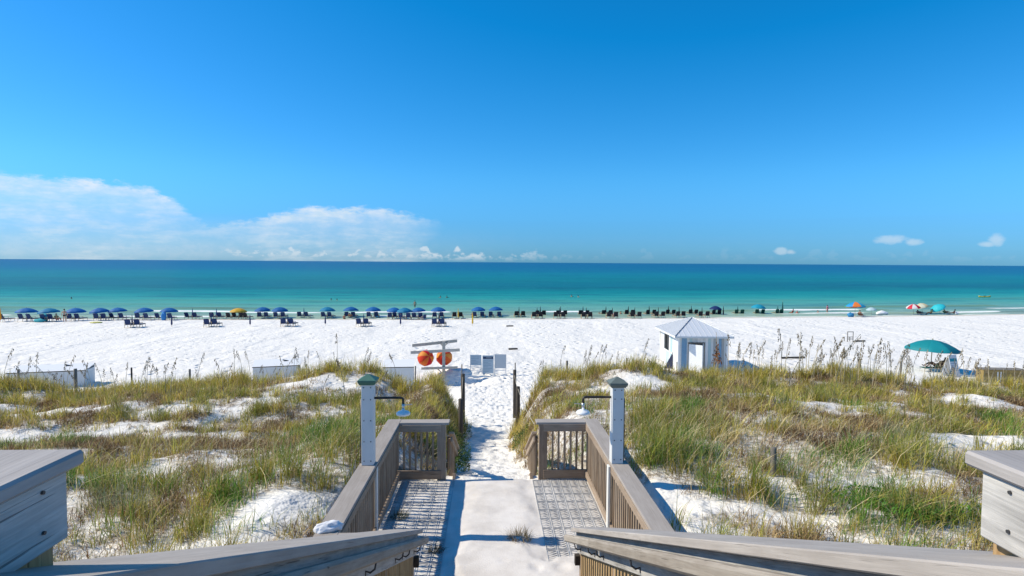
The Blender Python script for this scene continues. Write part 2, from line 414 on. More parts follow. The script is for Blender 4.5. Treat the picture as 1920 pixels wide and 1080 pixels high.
BARE = []      # (x, y, rx, ry, strength): bare places in the dune grass
for (px, py, rx, ry, st_) in ((90, 775, 1.9, .55, .85), (200, 762, 1.3, .5, .8), (270, 800, 1.5, .5, .8), (350, 768, 1.2, .5, .75), (150, 822, 2.2, .45, .8), (30, 818, 1.6, .5, .85), (30, 770, 1.2, .6, .7), (600, 712, 2.4, .9, .85), (520, 735, 1.2, .6, .6),
        (360, 815, 1.5, .6, .7), (600, 800, .8, .6, .55), (440, 872, .8, .35, .7), (290, 890, .9, .4, .6), (560, 948, .75, .55, 1.0), (470, 975, .7, .35, .95), (420, 1022, .8, .25, .95), (540, 1000, .5, .35, .7), (640, 770, .8, .8, .5), (170, 980, .6, .3, .5), (190, 1040, .6, .25, .5),
        (1205, 722, 1.9, 1.1, 1.0), (1130, 735, 1.2, .9, .7), (1560, 765, 1.5, .8, .65), (1615, 758, 1.2, .7, .6), (1830, 748, 1.4, .7, .9), (1890, 742, 1.2, .6, .9), (1700, 735, 1.1, .5, .4), (1850, 828, 1.5, .6, .9),
        (1540, 880, .9, .35, .6), (1680, 915, .8, .3, .8), (1590, 905, .8, .3, .5), (1460, 790, .8, .5, .5), (1235, 918, .5, .45, 1.0), (1290, 940, .5, .3, 1.0), (1370, 952, .55, .22, 1.0), (1250, 960, .5, .4, 1.0), (1330, 1000, .5, .28, .8), (1500, 985, .7, .22, .95), (1580, 1015, .6, .2, .9), (1440, 965, .5, .2, .8), (1800, 990, .6, .3, .5), (1270, 1040, .6, .3, .8), (1453, 912, .34, .42, 1.0)):
    g_ = ground(px, py); BARE.append((g_.x, g_.y, rx, ry, st_))
LUSH = [(g_.x, g_.y, r_) for g_, r_ in ((ground(px, py), r_) for px, py, r_ in ((600, 890, .9), (560, 865, 1.0), (640, 850, .9), (520, 900, .9), (660, 905, .5), (495, 985, .28), (592, 985, .22), (470, 1005, .25), (300, 930, .9), (200, 1000, .7), (1225, 850, .8), (1270, 880, .8), (1330, 890, .9), (1400, 920, .8), (1460, 940, .7), (1230, 800, .9), (1740, 860, 1.2)))]
def lush(x, y):
    v = 0*x
    for (lx_, ly_, r_) in LUSH: v = np.maximum(v, np.exp(-(((x-lx_)/r_)**2+((y-ly_)/(r_*.7))**2)))
    return v
def cover(x, y):
    """how densely plants stand at a place, 0..1"""
    left = x < 0
    n = fbm(x/1.15, y/1.25, 51, 4); n2 = fbm(x/.42, y/.46, 61, 3)
    base = np.where(left, .64+.12*sst((10-y)/3), .93)
    d = sst((n*.72+n2*.55-(1.05-base)*.95)/.16)
    cy = 20.6 + 1.6*(vnoise(x/5, x*0+.5, 31)-.5) + .02*np.abs(x)
    crest = np.exp(-((y-cy-.3)/1.5)**2); d = np.maximum(d, crest*.95)
    d = np.maximum(d, sst(lush(x, y)/.6))
    for (bx, by, rx, ry, s_) in BARE:
        e = ((x-bx)/rx)**2+((y-by)/ry)**2 + 1.1*(n2-.5)
        d = d*(1-s_*sst((1.15-e)/.7))
    pc = np.interp(y, PATH_Y, PATH_C); pw = np.interp(y, PATH_Y, PATH_W)
    ed = np.abs(x-pc)-pw; d = np.maximum(d, .95*sst(ed/.25)*sst((1.7-ed)/.5)*sst((y-10)/.8)*sst((21-y)/2))
    d = d*np.where(y > 9.5, sst((np.abs(x-pc)-pw-.05)/.35), 1.0)
    d = d*sst((cy+3.6-y)/2.2)
    lim = np.maximum(np.abs(x-CX)-1.80, np.where(y > 9.95, (y-9.9)*2, 0)); d = d*sst(lim/.25)
    return np.clip(d, 0, 1)

def axis_pts(segs):
    out = [segs[0][0]]
    for a, b, st_ in segs:
        n = max(1, int(round((b-a)/st_))); out += list(np.linspace(a, b, n+1)[1:])
    return np.array(out)
def grid_mesh(name, X, Y, Z, mat, attrs=None, smooth=True):
    ny, nx = X.shape
    co = np.stack([X, Y, Z], -1).reshape(-1, 3).astype(np.float32)
    idx = np.arange(ny*nx).reshape(ny, nx)
    q = np.stack([idx[:-1, :-1], idx[:-1, 1:], idx[1:, 1:], idx[1:, :-1]], -1).reshape(-1, 4)
    me = bpy.data.meshes.new(name); nf = len(q)
    me.vertices.add(len(co)); me.vertices.foreach_set('co', co.ravel())
    me.loops.add(nf*4); me.loops.foreach_set('vertex_index', q.ravel().astype(np.int32))
    me.polygons.add(nf); me.polygons.foreach_set('loop_start', np.arange(0, nf*4, 4, dtype=np.int32))
    me.polygons.foreach_set('use_smooth', np.ones(nf, dtype=bool)) if smooth else None
    me.update(calc_edges=True)
    for k, a in (attrs or {}).items():
        at = me.attributes.new(k, 'FLOAT', 'POINT'); at.data.foreach_set('value', a.ravel().astype(np.float32))
    return link_mesh(name, me, mat)

xs = axis_pts([(-220, -60, 4), (-60, -28, 1.0), (-28, -4, .2), (-4, 4, .08), (4, 28, .2), (28, 60, 1.0), (60, 260, 4)])
ys = axis_pts([(-30, -2, 4), (-2, 4, .5), (4, 28, .15), (28, 46, .2), (46, 80, .6), (80, 110, .8), (110, 140, 5)])
X, Y = np.meshgrid(xs, ys); Z = H(X, Y)
# foot prints trodden into path and near beach
pc = np.interp(Y, PATH_Y, PATH_C); pw = np.interp(Y, PATH_Y, PATH_W)
tread = sst((pw+.4-np.abs(X-pc))/.5)*sst((Y-9.9)/.5)*sst((46-Y)/6)
warp = .12*(fbm(X*3, Y*3, 5, 2)-.5)
Z = Z - tread*(.07*sst((.42-worley(X/.34+warp, Y/.42, 3))/.3)+.05*sst((.40-worley(X/.62, Y/.7+warp, 8))/.3)) + tread*.05*(fbm(X/.5, Y/.5, 77, 2)-.3)
mid = sst((Y-26)/4)*sst((60-Y)/10)*(1-tread)
Z = Z - mid*.05*sst((.42-worley(X/.8, Y/.9, 13))/.3)
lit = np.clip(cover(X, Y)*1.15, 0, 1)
s_ = shore_y(X)-Y
wet = sst((4.2+1.6*(fbm(X/9, Y*0+.3, 4, 2)-.5)-s_)/1.6)
tag(grid_mesh('beach_and_dunes', X, Y, Z, M['sand'], {'litter': lit, 'wet': wet}), kind='structure')

# ------------------------------------------------------------------ sea
def sea_mat():
    m, N, b = new_mat('gulf_water')
    geo = N.node('ShaderNodeNewGeometry'); P = geo.outputs['Position']
    off = N.node('ShaderNodeAttribute'); off.attribute_name = 'offshore'      # metres from the waterline
    o = off.outputs['Fac']
    warp = N.noise(N.mapping(P, (.006, .02, 1)), 1.0, 4, .6); w2 = N.noise(N.mapping(P, (.05, .22, 1)), 1.0, 4, .6)
    t = N.math('DIVIDE', 92.0, N.math('ADD', o, 92.0))            # 1 at the shore, 0 at the horizon
    t2 = N.math('ADD', t, N.math('ADD', N.math('MULTIPLY', N.math('SUBTRACT', warp, .5), .13), N.math('MULTIPLY', N.math('SUBTRACT', w2, .5), .05)))
    c = N.ramp(t2, [(.0, (.0, .085, .20)), (.07, (.0, .10, .21)), (.14, (.0, .12, .215)), (.22, (.0, .165, .21)), (.31, (.0, .165, .18)), (.40, (.0, .13, .165)),
                    (.47, (.0, .135, .155)), (.54, (.002, .20, .20)), (.61, (.014, .26, .235)), (.70, (.05, .31, .255)), (.78, (.105, .335, .27)), (.87, (.18, .36, .28)), (.96, (.30, .40, .30))])
    # streaks of wind and swell
    st = N.noise(N.mapping(P, (.035, .16, 1)), 1.0, 5, .62); sw = N.noise(N.mapping(P, (.06, .34, 1)), 1.0, 6, .68)
    far = N.noise(N.mapping(P, (.0035, .024, 1)), 1.0, 7, .72)
    dark = N.math('MULTIPLY', N.smooth(N.math('ADD', N.math('MULTIPLY', st, .35), N.math('ADD', N.math('MULTIPLY', sw, .35), N.math('MULTIPLY', far, .35))), .51, .60), N.smooth(t, .05, .45, .55, .85))
    lite = N.math('MULTIPLY', N.smooth(N.math('ADD', N.math('MULTIPLY', sw, .55), N.math('MULTIPLY', far, .45)), .53, .62), .6)
    c = N.mix(lite, c, N.mix(1.0, c, (.004, .07, .065), 'ADD'))
    c = N.mix(dark, c, N.mix(1.0, c, (.5, .55, .68), 'MULTIPLY'))
    olive = N.node('ShaderNodeAttribute'); olive.attribute_name = 'swell'
    c = N.mix(N.math('MULTIPLY', olive.outputs['Fac'], .7), c, (.13, .20, .085))  # olive tint stands for sunlight coming through the swells
    foam = N.node('ShaderNodeAttribute'); foam.attribute_name = 'foam'
    fn = N.noise(N.mapping(P, (.35, 1.2, 1)), 1.0, 6, .7)
    ff = N.smooth(N.math('SUBTRACT', N.math('MULTIPLY', foam.outputs['Fac'], 1.25), N.math('MULTIPLY', fn, .8)), .12, .40)
    c = N.mix(ff, c, (.80, .82, .80))
    N.link(c, b.inputs['Base Color']); b.inputs['IOR'].default_value = 1.33; b.inputs['Specular IOR Level'].default_value = .02
    N.link(N.math('ADD', .3, N.math('MULTIPLY', ff, .6)), b.inputs['Roughness'])
    w = N.math('ADD', N.math('MULTIPLY', N.noise(N.mapping(P, (.5, 1.3, 1)), 1.0, 5, .6), 1.0), N.math('MULTIPLY', N.noise(N.mapping(P, (.10, .3, 1)), 1.0, 3, .5), 1.6))
    N.link(N.bump(w, .55, .35), b.inputs['Normal'])
    return m
M['sea'] = sea_mat()
xs = axis_pts([(-22000, -600, 1500), (-600, -160, 40), (-160, 180, 1.2), (180, 600, 40), (600, 22000, 1500)])
vs_ = np.concatenate([np.arange(-3, 46, .45), np.geomspace(46, 22000, 90)])
X, V = np.meshgrid(xs, vs_); SY = np.where(np.abs(X) < 170, shore_y(np.clip(X, -170, 170)), shore_y(np.sign(X)*170)); Y = SY+V
Zs = np.zeros_like(X); foam = np.zeros_like(X); swell = np.zeros_like(X)
for (v0, amp, wid, fo, seed) in ((4.6, .18, 1.3, .95, 1), (11.5, .26, 2.0, .75, 2), (19, .20, 2.8, .12, 3), (29, .16, 3.5, 0, 4), (41, .12, 4, 0, 5)):
    c0 = v0 + 3.0*(fbm(X/26, X*0+seed, 90+seed, 3)-.5)
    a = sst((vnoise(X/17, X*0+seed*3.3, 70+seed)-.30)/.35)
    prof = np.exp(-((V-c0)/wid)**2)
    Zs += amp*prof*(.25+.75*a)
    f_ = sst((vnoise(X/13+9, X*0+seed*1.7, 40+seed)-.38)/.25)
    foam = np.maximum(foam, fo*np.exp(-((V-c0+.5)/(wid*.75))**2)*f_)
    swell = np.maximum(swell, np.exp(-((V-c0+.9)/(wid*.7))**2)*a*(.95 if 6 < v0 < 25 else .35)*(1-f_*(fo > .3)))
foam = np.maximum(foam, .75*np.exp(-((V-.3-1.2*(fbm(X/8, X*0, 7, 3)-.3))/.5)**2)*sst((vnoise(X/9, X*0+2, 8)-.25)/.3))
Zs += .03*(fbm(X/3, Y/1.2, 6, 3)-.5)*np.exp(-V/60)
tag(grid_mesh('sea', X, Y, Zs, M['sea'], {'offshore': np.maximum(V, 0), 'foam': foam, 'swell': swell}), kind='structure')

# ------------------------------------------------------------------ landing (floor of the boardwalk)
def slab_mat():
    m, N, b = new_mat('sandy_landing_floor')
    geo = N.node('ShaderNodeNewGeometry'); P = geo.outputs['Position']
    n1 = N.noise(P, 1.6, 5, .6); n2 = N.noise(P, 40, 4, .65)
    c = N.mix(N.smooth(n1, .3, .7), (.57, .53, .49), (.74, .70, .66)); c = N.mix(N.math('MULTIPLY', N.smooth(n2, .62, .72), .35), c, (.38, .31, .24))
    N.link(c, b.inputs['Base Color']); b.inputs['Roughness'].default_value = .9; b.inputs['Specular IOR Level'].default_value = .15
    N.link(N.bump(N.math('ADD', n2, N.math('MULTIPLY', n1, 2.0)), .35, .012), b.inputs['Normal'])
    return m
M['slab'] = slab_mat()
XL, XR = -1.53, 1.70            # baluster planes of the side rails
Y0, Y1 = 5.68, 9.84             # near and far rail planes
CAPT = 6.1                      # top of the landing rail caps
land = MB().box((CX, (5.3+9.80)/2, LAND_Z-.09), (3.44, 9.80-5.3, .18)).build('landing_floor', M['slab'])
tag(land, kind='structure')
# blown sand lying on the floor, thicker in the middle and at the foot of the stairs
xs = np.arange(-1.50, 1.661, .03); ys = np.arange(5.32, 9.79, .03)
X, Y = np.meshgrid(xs, ys)
th = .012 + .012*sst((-.3-X)/.2)*sst((fbm(X*2.3, Y*2.3, 44, 3)-.35)/.2) + .05*sst((.62-np.abs(X-.12))/.30 + 1.7*(fbm(X*1.7, Y*1.7, 3, 4)-.5)) + .05*sst((7.45-Y)/.35+1.6*(fbm(X*2.2, Y*2.2, 14, 3)-.5))*sst((X+.55)/.3) + .03*(fbm(X*1.3, Y*1.3, 5, 3)-.62) + .02*(fbm(X*5, Y*5, 5, 3)-.5)
th = th + (.05*(fbm(X*5, Y*5, 22, 3)-.5) - .03*sst((.42-worley(X/.3, Y/.36, 31))/.25))*sst((7.4-Y)/.4)*sst((X+.6)/.4) + .006*(fbm(X*7, Y*7, 29, 3)-.5)
tag(grid_mesh('drifted_sand', X, Y, LAND_Z+.004+np.clip(th, .004, .075)*.62, M['slab']), kind='structure')

# interlocking drainage mats under the two showers
def mat_tile_mesh():
    mb = MB(); w, l, h = .134, .286, .014
    for sx in (-1, 1): mb.box((sx*(w/2-.004), 0, 0), (.008, l, h))
    for sy in (-1, 1): mb.box((0, sy*(l/2-.004), .0006), (w-.001, .008, h))
    for k in range(5):
        yy = -l/2+.034+k*.0545
        for sg in (-1, 1): mb.box((sg*.033, yy, -.001), (.068, .010, h*.9), Matrix.Rotation(sg*.5, 3, 'Z'))
    return mb
tile = mat_tile_mesh()
def drain_mat(label, x0, cols, rows, skip):
    t = thing('drainage_mat', label, 'mat', (x0+cols*.075, 8.0, LAND_Z))
    first = None
    for r in range(rows):
        for c in range(cols):
            if skip(c, r): continue
            loc = (x0+.075+c*.151-t.location.x, 9.62-r*.302-t.location.y, .013)
            if first is None: first = tile.build('mat_tile', M['mat'], t); o = first
            else: o = first.copy(); COL.objects.link(o)
            o.location = loc
drain_mat('grey perforated drainage mat in the slatted shadow of the left rail', -1.46, 6, 13, lambda c, r: False)
drain_mat('grey perforated drainage mat in full sun beside the right rail', .74, 6, 9, lambda c, r: False)

# ------------------------------------------------------------------ railings of the landing
def balusters(t, p0, p1, n, ztop0, ztop1, zbot0, zbot1, w=.036, mat=None):
    """n separate pickets from p0 to p1"""
    p0, p1 = Vector((*p0, 0)), Vector((*p1, 0))
    for i in range(n):
        f = (i+.5)/n; p = p0.lerp(p1, f); a = ztop0+(ztop1-ztop0)*f; b = zbot0+(zbot1-zbot0)*f
        board('baluster', t, (p.x, p.y, (a+b)/2), a-b, w, w, (0, 0, 1), (1, 0, 0), mat or M['baluster'], .003)
def landing_rail(side):
    s = -1 if side == 'left' else 1
    xp = XL if s < 0 else XR
    xe = -.66 if s < 0 else .81              # free end of the far rail at the path opening
    t = thing('landing_railing', f'taupe capped wooden railing round the {side} half of the shower landing', 'railing', (xp, 7.8, LAND_Z))
    cw = .23; ct = .038
    capx = xp + s*.07
    # caps, mitred by butting the return pieces
    board('cap_board', t, (capx, (Y0-.12+Y1+.17)/2, CAPT-ct/2), Y1+.17-(Y0-.12), cw, ct, (0, 1, 0), (0, 0, 1), M['cap'])
    xa, xb = sorted((capx-s*cw/2, xe))
    board('cap_board', t, ((xa+xb)/2, Y1+.055, CAPT-ct/2-.002), xb-xa, cw-.004, ct, (1, 0, 0), (0, 0, 1), M['cap'])
    xin = -.97 if s < 0 else 1.15
    xa, xb = sorted((capx-s*cw/2, xin))
    board('cap_board', t, ((xa+xb)/2, Y0-.005, CAPT-ct/2-.002), xb-xa, cw, ct, (1, 0, 0), (0, 0, 1), M['cap'])
    # boards under the caps
    fz = CAPT-ct-.045
    board('top_rail', t, (xp-s*.036, (Y0+Y1)/2, fz), Y1-Y0-.16, .09, .036, (0, 1, 0), (-s, 0, 0), M['rail'])
    board('bottom_rail', t, (xp-s*.036, (Y0+Y1)/2, LAND_Z+.12), Y1-Y0-.16, .09, .036, (0, 1, 0), (-s, 0, 0), M['rail'])
    n = 36
    balusters(t, (xp, Y0+.09), (xp, Y1-.09), n, CAPT-ct-.004, CAPT-ct-.004, LAND_Z+.06, LAND_Z+.06)
    # posts
    for (x, y) in ((xp+s*.03, Y0), (xp+s*.03, Y1+.02)):
        board('post', t, (x, y, LAND_Z-.2+(CAPT-ct-LAND_Z+.2)/2), CAPT-ct-LAND_Z+.196, .09, .09, (0, 0, 1), (1, 0, 0), M['rail'])
    xpost = -.79 if s < 0 else .93
    board('post', t, (xpost, Y1+.02, LAND_Z-.3+(CAPT-ct-LAND_Z+.3)/2), CAPT-ct-LAND_Z+.296, .145, .14, (0, 0, 1), (1, 0, 0), M['rail'])
    xa, xb = sorted((xp+s*.0-s*.02, xpost+s*.075)); L = xb-xa
    board('top_rail', t, ((xa+xb)/2, Y1-.048, fz-.015), xb-xa+.14, .12, .036, (1, 0, 0), (0, -1, 0), M['rail'])
    board('bottom_rail', t, ((xa+xb)/2, Y1-.05, LAND_Z+.11), xb-xa+.14, .15, .038, (1, 0, 0), (0, -1, 0), M['rail'])
    balusters(t, (xa+.04, Y1), (xb-.02, Y1), 6, CAPT-ct-.004, CAPT-ct-.004, LAND_Z+.1, LAND_Z+.1, .034)
    # near return up to the stairs
    xa, xb = sorted((xp-s*.02, xin+s*.08))
    board('top_rail', t, ((xa+xb)/2, Y0+.02, fz), xb-xa, .09, .036, (1, 0, 0), (0, -1, 0), M['rail'])
    board('bottom_rail', t, ((xa+xb)/2, Y0+.02, LAND_Z+.12), xb-xa, .09, .036, (1, 0, 0), (0, -1, 0), M['rail'])
    balusters(t, (xa+.06, Y0+.06), (xb-.05, Y0+.06), 5, CAPT-ct-.05, CAPT-ct-.05, LAND_Z+.1, LAND_Z+.1, .034)
    return t
landing_rail('left'); landing_rail('right')

# short sloping rails that go down to the sand path
def path_rail(side):
    s = -1 if side == 'left' else 1
    x = -.63 if s < 0 else .79
    t = thing('path_handrail', f'short sloping wooden handrail down to the sand path on its {side} side', 'handrail', (x, 9.95, LAND_Z-.3))
    sl = -.47; L = 2.1; ya = Y1+.10
    ax = Vector((0, 1, sl)).normalized()
    c = Vector((x, ya, CAPT-.22)) + ax*(L/2)
    board('handrail_board', t, c, L, .09, .038, ax, (0, -ax.z, ax.y), M['rail'])
    board('top_rail', t, c+Vector((-s*.0, 0, -.11)), L, .09, .034, ax, (1, 0, 0), M['rail'])
    for i in range(9):
        y = ya+.10+i*.215; zt = CAPT-.30+sl*(y-ya)
        board('baluster', t, (x+s*.037, y, zt-.42), .84, .036, .034, (0, 0, 1), (1, 0, 0), M['baluster'], .003)
    for i, y in enumerate((ya+1.0, ya+1.95)):
        zt = CAPT-.10+sl*(y-ya)
        board('post', t, (x+s*.10, y, zt-.75), 1.5, .085, .085, (0, 0, 1), (1, 0, 0), M['darkpost'])
    board('stair_stringer', t, Vector((x-s*.045, ya-.02, LAND_Z-.02))+ax*.45, .9, .2, .05, ax, (1, 0, 0), M['rail'])
path_rail('left'); path_rail('right')

# ------------------------------------------------------------------ shower posts
def shower(side):
    s = -1 if side == 'left' else 1
    x = -1.595 if s < 0 else 1.735
    y = 7.79
    capname = 'green' if s < 0 else 'dark grey'
    t = thing('shower_post', f'tall white boxed shower post with {capname} pyramid cap on the {side} rail', 'shower', (x, y, LAND_Z))
    ztop = 7.17 + (.02 if s < 0 else -.02)
    w = .156
    # the sleeve is four boards round the post, as the bolted seams show
    hgt = ztop-CAPT-.002
    for (dx, dy, wid) in ((0, -w/2+.01, w), (0, w/2-.01, w)):
        board('sleeve_board', t, (x+dx, y+dy, CAPT+.002+hgt/2), hgt, wid, .02, (0, 0, 1), (0, 1, 0), M['white'], .003)
    for sx in (-1, 1):
        board('sleeve_board', t, (x+sx*(w/2-.0085), y, CAPT+.002+hgt/2), hgt-.004, w-.042, .02, (0, 0, 1), (1, 0, 0), M['white'], .003)
    board('lower_post', t, (x-s*.105, y-.02, LAND_Z+.01+.475), .95, .10, .03, (0, 0, 1), (1, 0, 0), M['white_dirty'], .003)
    # pyramid cap
    mb = MB(); a, b = w/2+.042, w/2+.018
    vs = [(-b, -b, -.045), (b, -b, -.045), (b, b, -.045), (-b, b, -.045), (-a, -a, 0), (a, -a, 0), (a, a, 0), (-a, a, 0), (-a, -a, .018), (a, -a, .018), (a, a, .018), (-a, a, .018), (-.012, -.012, .085), (.012, -.012, .085), (.012, .012, .085), (-.012, .012, .085)]
    fs = [(3, 2, 1, 0), (12, 13, 14, 15)]
    for k in range(3):
        for j in range(4): fs.append((k*4+j, k*4+(j+1) % 4, k*4+4+(j+1) % 4, k*4+4+j))
    mb.add(vs, fs); o = mb.build('post_cap', M['green_cap'] if s < 0 else M['grey_cap2'], t); o.location = (0, 0, ztop+.03-LAND_Z)
    # bolts in pairs
    zs_ = [CAPT+.06, CAPT+.32, CAPT+.60, CAPT+.88, ztop-.05]
    first = None
    for z in zs_:
        for dx in (-.045, .045):
            if first is None:
                first = MB().lathe([(0, -.008), (.0085, -.008), (.0085, 0), (.004, .005), (0, .005)], 8).build('bolt', M['bolt'], t); o = first
            else: o = first.copy(); COL.objects.link(o)
            o.rotation_euler = (R(90), 0, 0); o.location = (dx, -w/2-.003, z-LAND_Z)
    # shower arm, valve and head
    za = 6.985 if s < 0 else 6.99
    xe = -s*.46
    arm = MB().tube([(-s*(w/2-.002), 0, 0), (-s*.2, 0, 0), (xe+s*.03, 0, .002), (xe+s*.008, 0, -.008), (xe, 0, -.03), (xe, 0, -.085)], [.0165]*4+[.0165, .0165], 8).build('shower_arm', M['pipe'], t, True); arm.location = (0, .0, za-LAND_Z)
    MB().tube([(xe, 0, -.08), (xe, 0, -.125), (xe, 0, -.15)], [.02, .02, .012], 8).build('valve', M['chrome'], arm, True)
    MB().lathe([(0, -.14), (.016, -.14), (.022, -.165), (.075, -.185), (.094, -.205), (.092, -.226), (.06, -.238), (0, -.238)], 20, (xe, 0, 0)).build('shower_head', M['plate'], arm, True)
    xc = xe-s*.12
    ch = MB().tube([(xe, 0, -.10), (xc, 0, -.085), (xc, 0, -.1), (xc, 0, -.72)], [.005, .005, .003, .003], 5).build('pull_chain', M['chrome'], arm)
    MB().tube([(s*(w/2+.018), .02, CAPT-LAND_Z+.0), (s*(w/2+.018), .02, za-LAND_Z-.02)], .017, 8).build('water_pipe', M['pipe'], t, True)
    return t
shower('left'); shower('right')

# white rag left on the corner of the left rail
bm = bmesh.new(); bmesh.ops.create_icosphere(bm, subdivisions=4, radius=1)
for v in bm.verts:
    p = v.co; n = float(fbm(np.array([p.x*2.2+9]), np.array([p.y*2.6+p.z*1.7+4]), 2, 4)[0]); n2 = float(fbm(np.array([p.x*6]), np.array([p.y*6+p.z*5]), 8, 3)[0])
    k = .65+.7*n+.25*(n2-.5)
    v.co = Vector((p.x*.145*k, p.y*.085*k*(1+.4*p.x), max(p.z*.075*k, -.012)))
me = bpy.data.meshes.new('rag'); bm.to_mesh(me); bm.free()
o = link_mesh('rag', me, M['cloth_white'], None, True); o.location = (-1.60, 5.86, CAPT+.012); o.rotation_euler = (0, 0, .55)
tag(o, 'crumpled white rag lying on the near corner of the left landing rail', 'rag')

# ------------------------------------------------------------------ stairs, stair rails, upper deck rails
SL = .447
def capz(y): return CAM_Z-.087-SL*y
ax_s = Vector((0, 1, -SL)).normalized(); up_s = Vector((0, SL, 1)).normalized()
st = thing('stairs', 'wooden stairs leading down to the landing below the viewer', 'stairs', (CX, 5.6, LAND_Z))
n = 13; run = .36; rise = run*SL
for i in range(n):
    y = 5.35-i*run; z = LAND_Z+rise*(i+1)
    board('tread', st, (CX, y, z-.02), 1.36, .30, .038, (1, 0, 0), (0, 0, 1), M['tread'])
    board('riser', st, (CX, y+.13, z-.02-rise/2), 1.36, rise-.042, .02, (1, 0, 0), (0, 1, 0), M['tread'])
for sx in (-.71, .71):
    p0 = Vector((CX+sx, 5.60, LAND_Z+.10)); p1 = Vector((CX+sx, 1.0, LAND_Z+.10+SL*4.6))
    board('stringer', st, (p0+p1)/2, (p1-p0).length, .28, .05, p1-p0, (1, 0, 0), M['tread'])
def stair_rail(side):
    s = -1 if side == 'left' else 1
    xi = -.65 if s < 0 else .84                       # inner edge of the cap
    t = thing('stair_railing', f'grey stair railing with bracketed handrail descending on the {side}', 'railing', (xi, 3.5, LAND_Z+1))
    ya, yb = .70, 5.80; ym = (ya+yb)/2; L = (yb-ya)*math.sqrt(1+SL*SL); cw = .335
    def at_line(x, dz, y=ym): return Vector((x, y, capz(y)+dz))
    board('cap_board', t, at_line(xi+s*cw/2, 0)-up_s*.019, L, cw, .038, ax_s, up_s, M['greycap'])
    board('top_rail', t, at_line(xi+s*.065, 0)-up_s*(.038+.005+.095), L-.05, .19, .036, ax_s, (-s, 0, 0), M['grey'])
    # handrail on brackets
    for (y0, y1) in (((.7, 5.98),) if s < 0 else ((.7, 4.55), (4.59, 6.02))):
        Lh = (y1-y0)*math.sqrt(1+SL*SL); yc = (y0+y1)/2
        o = board('handrail', t, Vector((xi-s*.015, yc, capz(yc)-.115)), Lh, .052, .07, ax_s, up_s, M['handrail'], .014)
    for y in (5.45, 4.72, 4.36, 3.3, 2.2):
        b = Vector((xi+s*.048, y, capz(y)-.205)); h = Vector((xi-s*.015, y, capz(y)-.15))
        pts = [b+Vector((0, 0, -.03)), b+Vector((-s*.004, 0, .0)), b+Vector((-s*.03, 0, -.008)), b+Vector((-s*.055, 0, .012)), h]
        MB().tube(pts, .006, 6).build('bracket', M['bolt'], t, True, off=t.location)
    # pickets down to the stringer
    nb = 49
    balusters(t, (xi+s*.10, ya+.1), (xi+s*.10, yb-.12), nb, capz(ya+.1)-.06, capz(yb-.12)-.06, capz(ya+.1)-.93, capz(yb-.12)-.93, .036, M['raw'])
    board('bottom_rail', t, at_line(xi+s*.065, -.90), L-.1, .09, .034, ax_s, (-s, 0, 0), M['rail'])
    for y in (yb-.07, 4.2, 2.7):
        h = capz(y)-.05-LAND_Z
        board('post', t, (xi+s*.13, y, LAND_Z-.05+h/2), h+.05, .088, .088, (0, 0, 1), (1, 0, 0), M['rail'])
    # stub of the board that ends at the foot of the flight
    board('end_block', t, (xi+s*.058, yb-.06, capz(yb)-.30), .10, .06, .05, (0, 0, 1), (1, 0, 0), M['darkpost'])
stair_rail('left'); stair_rail('right')

def upper_rail(side):
    s = -1 if side == 'left' else 1
    zt = CAM_Z-.40
    cn = at_z(160, 841, zt) if s < 0 else at_z(1806, 843, zt); xi = cn.x
    tone = 'blue grey' if s < 0 else 'bleached'
    t = thing('upper_deck_railing', f'{tone} end of the upper deck railing at the {side} edge of the photo', 'railing', (xi, .3, zt-1))
    ye = cn.y; yb = -1.2
    o = board('cap_board', t, (xi+s*.15, (ye+yb)/2, zt-.016), ye-yb, .30, .032, (0, 1, 0), (0, 0, 1), M['upcap'], .006)
    board('face_board', t, (xi+s*.035, (ye-.03+yb)/2, zt-.034-.072), ye-yb-.03, .142, .036, (0, 1, 0), (-s, 0, 0), M['grey'], .004)
    board('post', t, (xi+s*.099, ye-.11, zt-.036-.146-.75), 1.5, .18, .088, (0, 0, 1), (1, 0, 0), M['raw'])
    board('back_board', t, (xi+s*.18, (ye-.03+yb)/2, zt-.034-.072), ye-yb-.03, .142, .036, (0, 1, 0), (-s, 0, 0), M['grey'], .004)
    for (y, dz) in ((ye-.1, -.055), (ye-.1, -.135), (ye-.28, -.10)):
        MB().lathe([(0, -.002), (.004, -.002), (.004, .003), (0, .003)], 8).build('screw', M['bolt'], t).matrix_basis = Matrix.Translation(Vector((xi+s*.0155, y, zt+dz))-t.location) @ Matrix.Rotation(R(90), 4, 'Y')
    for k in range(10):
        board('baluster', t, (xi+s*.075, .98-k*.12, zt-.62), 1.0, .036, .036, (0, 0, 1), (1, 0, 0), M['raw'], .003)
upper_rail('left'); upper_rail('right')
board('deck_floor', None, (0, -.35, CAM_Z-1.50), 3.6, 2.6, .04, (1, 0, 0), (0, 0, 1), M['tread'])['kind'] = 'structure'

